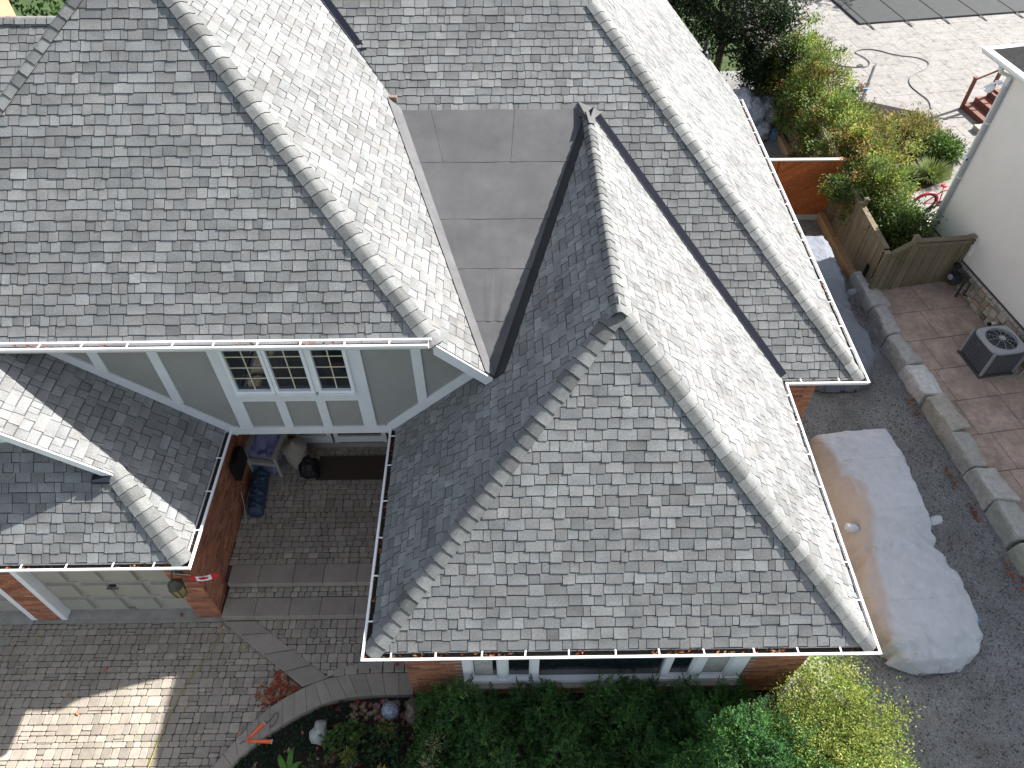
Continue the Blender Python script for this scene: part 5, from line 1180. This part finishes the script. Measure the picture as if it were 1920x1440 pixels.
# ------------------------------------------------------------------ plants
def shoots(P, D, n_leaf, L, w, C, spread=.9, length=.16):
    """P shoot roots, D directions; leaves both sides along every shoot"""
    n = len(P); t = (np.arange(n_leaf)+.5)/n_leaf; D = unit(D); R = unit(np.cross(D, rng.normal(size=(n, 3))))
    Q = P[:, None]+D[:, None]*(t[None, :, None]*length); sg = np.where(np.arange(n_leaf) % 2, 1, -1)[None, :, None]
    LD = unit(D[:, None]*(.45+.4*t[None, :, None])+R[:, None]*sg*spread*(1.1-.7*t[None, :, None])+rng.normal(0, .22, (n, n_leaf, 3)))
    return leaf_quads(Q.reshape(-1, 3), LD.reshape(-1, 3), L*(1.15-.5*np.tile(t, n)), w, np.repeat(C, n_leaf, 0)*np.exp(rng.normal(0, .12, (n*n_leaf, 1))))
def bush(name, label, cat, at, parts, mat='foliage', stems=6, h=.8, spread=.4, group=None):
    t = thing(name, label, cat, at, group)
    V = np.concatenate([p[0] for p in parts]); C = np.concatenate([p[2] for p in parts]); o = 0; Fs = []
    for p in parts: Fs.append(p[1]+o); o += len(p[0])
    fast_mesh('foliage', V, np.concatenate(Fs), C, mat, t, at, 'stuff')
    mb = MB()
    for k in range(stems):
        a = random.uniform(0, 6.3); r = spread*random.uniform(.2, 1); p = Vector(at); mb.tube([p+Vector((math.cos(a)*.03, math.sin(a)*.03, -.05)), p+Vector((math.cos(a)*r*.5, math.sin(a)*r*.5, h*.5)), p+Vector((math.cos(a)*r, math.sin(a)*r, h*.92))], [.022, .015, .006], 5)
    mb.build('stem', 'bark', t); return t
def cluster_pts(c, r, nc, per, cr, up=.35, shell=.55, rough=.25):
    """leaf clumps through an ellipsoid crown: returns points and outward directions"""
    d = unit(rng.normal(size=(nc, 3))); rad_ = (shell+(1-shell)*rng.random(nc))[:, None]*(1+rough*rng.normal(0, .5, (nc, 1))); cc = d*rad_*np.array(r)
    q = rng.normal(0, 1, (nc, per, 3))*cr*rng.uniform(.6, 1.4, (nc, 1, 1)); P = (cc[:, None]+q).reshape(-1, 3); D = unit(np.repeat(d, per, 0)+rng.normal(0, .6, (nc*per, 3))+[0, 0, up])
    P = P+np.array(c); k = P[:, 2] > .0; return P[k], D[k], np.repeat(np.arange(nc), per)[k]
def clump_cols(idx, nc, cols, w=None, jit=.25):
    base = palette(nc, cols, w, jit); return base[idx]*np.exp(rng.normal(0, .14, (len(idx), 1)))
# dark yew hedge before the front window
nS = 5200; x = rng.uniform(-1.55, 3.9, nS); y = rng.uniform(2.35, 3.95, nS)
hh = lambda x, y: .52+.20*np.sin(x*2.1+1)*np.cos(y*2.3)+.16*np.sin(x*5.3+y*3.1)+.10*np.sin(x*9.1-y*7.7)+.25*np.clip((y-3.2), 0, 1)
edge = np.clip((x+1.55)/.5, 0, 1)**.5*np.clip((3.95-x)/.5, 0, 1)**.5
top = hh(x, y)*edge; z = np.clip(top-rng.exponential(.09, nS), .03, None); P = np.c_[x, y, z]
D = np.c_[rng.normal(0, .5, nS), rng.normal(-.1, .5, nS), rng.uniform(.3, 1.1, nS)]
Cy = palette(nS, [(.085, .18, .05), (.10, .215, .055), (.062, .14, .05), (.14, .26, .065)], (4, 3, 3, 1), .22)
yew = [shoots(P, D, 14, .060, .017, Cy, length=.19)]
n2 = 26; tx = rng.uniform(-.5, 3.6, n2); ty = rng.uniform(3.55, 3.95, n2)                  # upright leaders in front of the glass
for a, b in zip(tx, ty):
    k = 14; zz = np.linspace(.45, rng.uniform(.8, 1.05), k); P = np.c_[a+rng.normal(0, .03, k), b+rng.normal(0, .03, k), zz]; D = np.c_[rng.normal(0, .7, k), rng.normal(0, .7, k), np.full(k, .7)]; yew.append(shoots(P, D, 12, .055, .016, palette(k, [(.048, .115, .032), (.04, .095, .028)]), length=.13))
bush('yew_hedge', 'dark green yew hedge in house shade below the front window', 'hedge', (1.2, 3.1, -.04), yew, stems=16, h=.5, spread=1.6)
# brighter yew catching the sun
P, D, ix = cluster_pts((3.25, 2.85, .72), (1.15, .8, .55), 260, 13, .085, up=.5)
bush('yew_shrub', 'bright green feathery shrub between the dark hedge and yellow bush', 'shrub', (3.2, 2.7, -.04), [shoots(P, D, 10, .055, .018, clump_cols(ix, 260, [(.07, .17, .04), (.09, .21, .05), (.05, .13, .04)]), length=.15)], stems=10, h=.7, spread=.6)
# yellow-green privet at the corner
prts = []
for c, r, nc in (((4.95, 3.75, .70), (.62, .62, .55), 150), ((4.40, 3.45, .62), (.50, .5, .5), 100), ((4.75, 3.0, .65), (.80, .70, .6), 200), ((5.45, 3.25, .55), (.60, .55, .45), 110), ((5.15, 2.4, .55), (.75, .6, .5), 130)):
    P, D, ix = cluster_pts(c, r, nc, 42, .085, up=.3, rough=.4); prts.append(leaf_quads(P, D, rng.uniform(.028, .050, len(P)), .027, clump_cols(ix, nc, [(.27, .33, .07), (.34, .37, .09), (.19, .27, .06), (.38, .38, .14), (.14, .22, .05)], (4, 3, 3, 1, 2), .2)))
bush('privet_bush', 'sunlit yellow green small leaved bush at the gravel corner', 'bush', (5.0, 3.1, -.04), prts, stems=16, h=.95, spread=.7)
# ground cover, seedlings and flowers in the bed
n = 5200; P = np.c_[rng.uniform(-4.5, -1.5, n), rng.uniform(2.2, 4.0, n), rng.uniform(-.03, .05, n)]
inb = (P[:, 1] < np.interp(P[:, 0], [k[0] for k in K_IN], [k[1] for k in K_IN])-.02) & ((P[:, 0] < -2.6) | (P[:, 1] < 3.55)); P = P[inb]; n = len(P)
bare = np.array([mnoise.noise(Vector((p[0]*1.5, p[1]*1.5, 7))) for p in P]) > -.18; P = P[bare]; n = len(P)
V, F, C = leaf_quads(P, np.c_[rng.normal(0, 1, n), rng.normal(0, 1, n), rng.uniform(-.1, .5, n)], rng.uniform(.035, .07, n), rng.uniform(.025, .04, n), palette(n, [(.016, .036, .018), (.022, .05, .022), (.03, .065, .025)], (5, 4, 1)), 1.5)
o = fast_mesh('ground_cover', V, F, C, 'foliage', None, (-3, 3.2, 0), 'stuff'); tag(o, 'dark small leaved ground cover spreading along the curved kerb', 'ground cover')
def leafy(name, label, c, r, nc, per, L, w, cols, h, group=None, cat='plant'):
    P, D, ix = cluster_pts((c[0], c[1], h*.55), (r, r, h*.5), nc, per, .05, up=.6); return bush(name, label, cat, (c[0], c[1], -.04), [leaf_quads(P, D, L*rng.uniform(.7, 1.2, len(P)), w, clump_cols(ix, nc, cols), 1.4)], stems=5, h=h*.8, spread=r*.6, group=group)
leafy('round_leaf_plant', 'light green round leaved clump beside the pale rock', (-2.62, 3.34), .28, 60, 6, .075, .065, [(.075, .14, .03), (.10, .17, .04), (.06, .11, .03)], .26)
leafy('garden_perennial', 'mid green leafy perennial in the bed below the gazing ball', (-1.95, 3.28), .26, 40, 6, .09, .035, [(.045, .09, .03), (.03, .07, .025)], .4)
leafy('garden_perennial', 'fine leaved green perennial at the bottom left of the bed', (-3.02, 2.78), .30, 50, 7, .07, .02, [(.045, .09, .02), (.09, .13, .03)], .35)
leafy('garden_perennial', 'dark green perennial left of the yew hedge foot', (-1.62, 2.85), .26, 45, 7, .08, .025, [(.03, .065, .02), (.05, .10, .025)], .4)
def goldenrod(label, c, h, cols):
    t = thing('goldenrod', label, 'flower', (c[0], c[1], -.04), 'plumed flowers in the front bed'); mb = MB(); top = Vector((c[0]+random.uniform(-.08, .08), c[1]-.06, h)); mb.tube([(c[0], c[1], -.04), Vector((c[0], c[1], h*.5)), top], [.008, .006, .004], 5); mb.build('stem', 'bark', t)
    k = 90; tt = rng.random(k); d = unit(np.c_[rng.normal(0, 1, k), rng.normal(0, 1, k), rng.uniform(.1, .8, k)]); P = np.array(top)+d*(tt*.15)[:, None]-np.c_[0*tt, 0*tt, tt*.06]
    V, F, C = leaf_quads(P, d+rng.normal(0, .3, (k, 3)), rng.uniform(.04, .075, k), .012, palette(k, cols)); fast_mesh('plume', V, F, C, 'foliage', t, tuple(top), 'stuff')
    k = 80; zz = rng.uniform(.05, h*.9, k); P = np.c_[c[0]+rng.normal(0, .02, k), c[1]+rng.normal(0, .02, k), zz]; V, F, C = leaf_quads(P, np.c_[rng.normal(0, 1, k), rng.normal(0, 1, k), rng.uniform(-.2, .5, k)], rng.uniform(.06, .12, k), .02, palette(k, [(.05, .09, .025), (.03, .07, .02)])); fast_mesh('leaves', V, F, C, 'foliage', t, (c[0], c[1], .1), 'stuff')
pale_c, gold_c = [(.42, .36, .20), (.30, .27, .14)], [(.55, .42, .03), (.40, .34, .04)]
goldenrod('faded cream plume over the left end of the yew hedge', (-1.22, 3.22), .62, pale_c)
goldenrod('straw coloured plume nearest the bottom edge by the hedge', (-1.20, 2.92), .62, pale_c)
goldenrod('bright yellow plume cut by the bottom edge of the photo', (-2.05, 2.80), .60, gold_c)
goldenrod('greenish yellow plume standing just below the gazing ball', (-2.02, 3.50), .42, [(.20, .19, .04), (.12, .13, .03)])
goldenrod('thin yellow green plume in the round leaved clump', (-2.42, 3.08), .5, [(.26, .24, .05), (.15, .16, .03)])
t = thing('lily_plant', 'broad bright green blades at the bottom edge of the bed', 'plant', (-3.42, 2.85, -.04))
for a, L in ((-.5, .42), (.15, .5), (.9, .36), (1.9, .3)):
    mb = MB(); d = Vector((math.sin(a), math.cos(a), 0)); s = Vector((d.y, -d.x, 0)); vs = []
    for k in range(8): u = k/7; w = .045*math.sin(math.pi*min(u*.9+.08, 1)); p = Vector((-3.42, 2.85, -.03))+d*(L*u*.8)+Vector((0, 0, .36*math.sin(u*2.2))); vs += [p-s*w, p+Vector((0, 0, -.012)), p+s*w]
    mb.mesh(vs, [(3*k+j, 3*k+j+1, 3*k+j+4, 3*k+j+3) for k in range(7) for j in (0, 1)], (.10, .24, .035)); mb.build('blade', 'foliage', t, smooth=True)
# leaves: a swept pile, litter, and single ones
def leaf_poly(c, r, a, col, tilt=.3, curl=.25):
    mb = MB(); n = 5; pts = []; up = Vector((random.uniform(-tilt, tilt), random.uniform(-tilt, tilt), 1)).normalized(); X = up.cross(Vector((math.sin(a), math.cos(a), .01))).normalized(); Y = up.cross(X)
    for k in range(n):
        aa = math.pi*(.02+k*.24)-.0; 
        for rr, da in ((1, 0), (.45, .12*math.pi)): pts.append((rr*r*math.cos(aa+da)*(.8 if k in (0, 4) else 1), rr*r*math.sin(aa+da)))
    pts = pts[:-1]+[(0, -.25*r)]
    P = [Vector(c)+X*x+Y*y+up*(curl*r*((x*x+y*y)/(r*r))**.7) for x, y in pts]; m = len(P)
    for i in range(m): mb.face([Vector(c), P[i], P[(i+1) % m]], col)
    return mb
LC = [(.42, .05, .03), (.36, .09, .04), (.45, .17, .07), (.33, .20, .12), (.40, .27, .17), (.25, .14, .09)]
singles = [((-5.02, 5.27), (.62, .42, .30), 'pale tan leaf by the garage corner next to the cord'), ((-4.60, 4.90), (.55, .38, .16), 'curled ochre leaf against the slanting slab edge'), ((-8.20, 5.12), (.40, .40, .10), 'yellow green leaf near the left edge below the garage pillar'), ((-6.82, 4.55), (.50, .16, .10), 'single red brown leaf in the middle of the shaded pavers'),
           ((-5.80, 5.50), (.30, .09, .04), 'dark red leaf on the concrete garage apron'), ((-5.34, 3.96), (.55, .36, .20), 'tan leaf lying right of the yellow cord'), ((-7.30, 4.15), (.36, .22, .14), 'brown leaf farthest left on the pavers above the sunny patch'), ((-7.05, 3.85), (.42, .20, .12), 'rusty leaf just above the sunny patch edge'), ((-4.35, 3.52), (.50, .30, .18), 'tan leaf on the pavers beside the kerb stones'), ((-4.15, 4.32), (.45, .30, .18), 'light brown leaf left of the red leaf pile'),
           ((-1.90, 4.55), (.36, .07, .03), 'rusty red leaf cluster on the walkway under the gutter corner'), ((6.05, 4.05), (.75, .50, .04), 'bright yellow leaf on the gravel near the car nose')]
for (p, c, lb) in singles:
    z = .02 if p[1] < 5.3 or p[0] > 0 else .06
    if p[0] > -2.5 and p[0] < 0: z = .14
    mb = leaf_poly((p[0], p[1], z), .065, random.uniform(0, 6.3), c, .25); tag(mb.build('fallen_leaf', 'dry_leaf', None), lb, 'leaf', 'fallen leaves lying singly')
mb = MB()
def litter(mb, f, n, r, z, cols, zr_=.03):
    for _ in range(n):
        p = f()
        if p is None: continue
        q = leaf_poly((p[0], p[1], z+random.uniform(0, zr_)), r*random.uniform(.6, 1.2), random.uniform(0, 6.3), tuple(k*random.uniform(.7, 1.2) for k in random.choice(cols)), .5); i = len(mb.v); mb.v += q.v; mb.f += [tuple(a+i for a in f_) for f_ in q.f]; mb.c += q.c; mb.m += q.m
def tri(a, b, c):
    def f():
        u, v = random.random(), random.random()
        if u+v > 1: u, v = 1-u, 1-v
        return (a[0]+(b[0]-a[0])*u+(c[0]-a[0])*v, a[1]+(b[1]-a[1])*u+(c[1]-a[1])*v)
    return f
litter(mb, tri((-3.50, 4.19), (-3.92, 4.50), (-4.02, 3.92)), 260, .055, .01, LC, .09); litter(mb, tri((-3.50, 4.19), (-4.25, 4.25), (-4.1, 3.85)), 60, .05, .005, LC, .03)
tag(mb.build('leaf_pile', 'dry_leaf', None, kind='stuff'), 'pile of red and brown leaves swept into the kerb corner', 'leaf pile')
mb = MB(); litter(mb, lambda: (random.uniform(-3.0, -1.5), random.uniform(2.6, 4.0)), 150, .06, -.02, [(.22, .12, .08), (.30, .21, .15), (.16, .10, .07), (.30, .05, .035)], .05); litter(mb, lambda: (random.uniform(-2.6, -1.5), random.uniform(3.7, 4.0)), 60, .075, -.01, [(.34, .24, .17), (.28, .17, .11)], .04)
litter(mb, lambda: (random.uniform(-4.2, -3.0), random.uniform(2.6, 3.6)), 22, .05, .04, [(.36, .30, .18), (.30, .16, .1)], .04)
tag(mb.build('leaf_litter', 'dry_leaf', None, kind='stuff'), 'brown leaf litter in the front garden bed', 'leaf litter')
mb = MB()
for (x, y) in ((9.0, 8.2), (9.12, 7.45), (9.25, 6.1), (8.95, 10.1)): litter(mb, lambda: (x+random.gauss(0, .05), y+random.gauss(0, .16)), 26, .05, .01, LC, .04)
litter(mb, lambda: (random.uniform(8.2, 8.8), random.uniform(12.5, 17)), 130, .045, .0, [(.30, .12, .06), (.25, .17, .1), (.4, .12, .05)], .02); litter(mb, lambda: (random.uniform(7.6, 8.8), random.uniform(18, 22)), 120, .06, .0, [(.25, .17, .08), (.2, .13, .07)], .02)
tag(mb.build('leaf_litter', 'dry_leaf', None, kind='stuff'), 'reddish leaf litter along the stone row and fence foot', 'leaf litter')
# trees and shrubs behind the fence
def tree(name, label, cat, at, h, crowns, leafL, leafW, cols, w=None, trunk=.08, group=None):
    t = thing(name, label, cat, at, group); prts = []
    for c, r, nc, per, cr in crowns:
        P, D, ix = cluster_pts(c, r, nc, per, cr, up=.25, rough=.45); prts.append(leaf_quads(P, D, leafL*rng.uniform(.6, 1.25, len(P)), leafW, clump_cols(ix, nc, cols, w, .28), .9))
    o = 0; Fs = []
    for p in prts: Fs.append(p[1]+o); o += len(p[0])
    fast_mesh('crown', np.concatenate([p[0] for p in prts]), np.concatenate(Fs), np.concatenate([p[2] for p in prts]), 'foliage', t, at, 'stuff')
    mb = MB(); mb.tube([Vector(at)+Vector((0, 0, -.1)), Vector(at)+Vector((.05, .03, h*.4)), Vector(at)+Vector((0, 0, h*.85))], [trunk, trunk*.7, trunk*.2], 7)
    for c, r, nc, per, cr in crowns:
        for _ in range(5):
            d = Vector(c)+Vector((random.uniform(-.7, .7)*r[0], random.uniform(-.7, .7)*r[1], random.uniform(-.5, .6)*r[2])); s = Vector(at)+Vector((0, 0, h*random.uniform(.25, .6))); mb.tube([s, s.lerp(d, .5)+Vector((0, 0, .05)), d], [trunk*.4, trunk*.25, trunk*.08], 5)
    mb.build('trunk', 'bark', t)
RUST = [(.13, .20, .045), (.19, .25, .05), (.19, .115, .04), (.25, .12, .04), (.30, .30, .06), (.075, .125, .035)]; RW = (4.5, 3.5, 1.0, .6, 2, 1.6)
G2 = 'rusty green shrubs behind the board fence'
for (x, y, h, r, lb) in ((9.45, 22.9, 2.6, .85, 'farthest rusty green shrub, beside the dark tree'), (9.45, 21.2, 2.7, .95, 'tall rusty green shrub left of the patio hose'), (9.6, 19.6, 2.3, .95, 'rusty green shrub above the hand truck and timber beam'), (9.75, 18.0, 2.3, 1.0, 'rusty shrub leaning over the orange gate post'), (9.75, 16.3, 2.2, .85, 'widest rusty shrub in front of the bicycles'), (10.0, 15.0, 1.7, .62, 'lowest dark green shrub next to the stepped gate')):
    tree('fence_shrub', lb, 'shrub', (x, y, -.05), h, [((x, y, h*.62), (r, r, h*.42), 230, 48, .105), ((x-.25, y-.2, h*.45), (r*.8, r*.8, h*.34), 90, 44, .10)], .085, .042, RUST if y > 15.5 else RUST[:2]+[RUST[5]], RW if y > 15.5 else (2, 1, 3), .06, G2)
tree('fence_shrub', 'small drooping green branch clump before the orange gate', 'shrub', (9.25, 16.2, -.05), 1.5, [((8.75, 16.35, 1.45), (.42, .42, .25), 42, 34, .07)], .08, .04, RUST[:2]+[RUST[5]], (2, 1, 2), .04, G2)
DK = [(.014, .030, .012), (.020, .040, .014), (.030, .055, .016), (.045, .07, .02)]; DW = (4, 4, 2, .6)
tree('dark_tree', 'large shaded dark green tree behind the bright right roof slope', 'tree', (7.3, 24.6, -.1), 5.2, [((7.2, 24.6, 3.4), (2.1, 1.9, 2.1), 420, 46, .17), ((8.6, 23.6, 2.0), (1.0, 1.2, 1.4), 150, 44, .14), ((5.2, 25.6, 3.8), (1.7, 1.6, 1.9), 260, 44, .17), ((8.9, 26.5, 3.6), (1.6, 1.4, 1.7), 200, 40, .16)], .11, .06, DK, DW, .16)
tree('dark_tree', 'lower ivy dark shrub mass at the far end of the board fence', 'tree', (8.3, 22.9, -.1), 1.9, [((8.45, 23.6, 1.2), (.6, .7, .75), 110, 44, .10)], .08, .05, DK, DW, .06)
tree('far_tree', 'bright green tree beyond the ridge at the top left', 'tree', (-13.6, 24.5, -.1), 6.5, [((-13.0, 24.0, 5.4), (3.0, 2.4, 2.4), 260, 34, .25), ((-10.2, 25.2, 4.6), (2.6, 2.0, 2.2), 160, 34, .25)], .17, .11, [(.07, .14, .025), (.10, .18, .03), (.035, .07, .018), (.15, .2, .03)], (3, 3, 3, 1), .22)
tree('shade_tree', 'leafy tree at the far side of the pool, casting dapples on its cover', 'tree', (20.5, 37.0, -.1), 7.0, [((19.6, 36.6, 5.0), (2.6, 1.8, 1.6), 150, 22, .25)], .2, .13, [(.06, .12, .025), (.04, .08, .02)], None, .2)
# garden island by the pale patio
sheet('garden_island', [(10.2, 19.0), (12.0, 18.2), (13.4, 18.9), (14.3, 20.6), (13.9, 22.9), (12.6, 23.6), (10.2, 23.4)], .01, 'soil')
for (c, r, h, L, w, cols, lb) in (((12.6, 20.9), 1.25, .55, .10, .035, [(.26, .22, .06), (.16, .17, .05), (.34, .24, .08), (.10, .13, .03)], 'golden dry perennial mass in the middle of the sunny garden island'), ((13.4, 21.6), .75, .45, .09, .03, [(.20, .20, .05), (.12, .15, .03), (.30, .22, .07)], 'golden green clump nearest the deck stairs'), ((11.3, 21.9), .8, .7, .10, .04, [(.12, .17, .04), (.22, .22, .05), (.08, .12, .03)], 'yellow green leafy clump under the brush pole'), ((13.55, 20.2), .55, .5, .10, .05, [(.09, .16, .03), (.07, .13, .03)], 'fresh green clump at the right of the garden island')):
    P, D, ix = cluster_pts((c[0], c[1], h*.5), (r, r, h*.5), 130, 26, .10, up=.5); bush('island_perennial', lb, 'plant', (c[0], c[1], 0), [leaf_quads(P, D, L*rng.uniform(.6, 1.3, len(P)), w, clump_cols(ix, 130, cols), .8)], stems=6, h=h*.8, spread=r*.6, group='perennials in the garden island')
k = 900; a = rng.uniform(0, 6.28, k); tl = rng.uniform(.2, 1, k); P = np.c_[12.75+.25*np.cos(a)*tl, 18.95+.25*np.sin(a)*tl, np.full(k, .0)]; Vs = []; Fs = []; Cs = []
D = np.c_[np.cos(a)*tl*.9, np.sin(a)*tl*.9, np.full(k, 1.0)]; D = unit(D); L = rng.uniform(.5, 1.0, k)
for s in range(4):
    p0 = P+D*(L*s/4)[:, None]-np.c_[0*L, 0*L, L*(s/4)**2*.45]; p1 = P+D*(L*(s+1)/4)[:, None]-np.c_[0*L, 0*L, L*((s+1)/4)**2*.45]; sd_ = np.c_[-np.sin(a), np.cos(a), 0*a]*(.011*(1-s/4.5)); sd1 = np.c_[-np.sin(a), np.cos(a), 0*a]*(.011*(1-(s+1)/4.5))
    Vs.append(np.stack([p0-sd_, p0+sd_, p1+sd1, p1-sd1], 1).reshape(-1, 3)); Cs.append(np.repeat(palette(k, [(.14, .20, .045), (.22, .26, .07), (.10, .15, .04)]), 4, 0))
V = np.concatenate(Vs); t = thing('ornamental_grass', 'fountain of pale green ornamental grass beside the bicycles', 'grass', (12.75, 18.95, 0)); fast_mesh('blades', V, np.arange(len(V)).reshape(-1, 4), np.concatenate(Cs), 'foliage', t, (12.75, 18.95, 0), 'stuff')
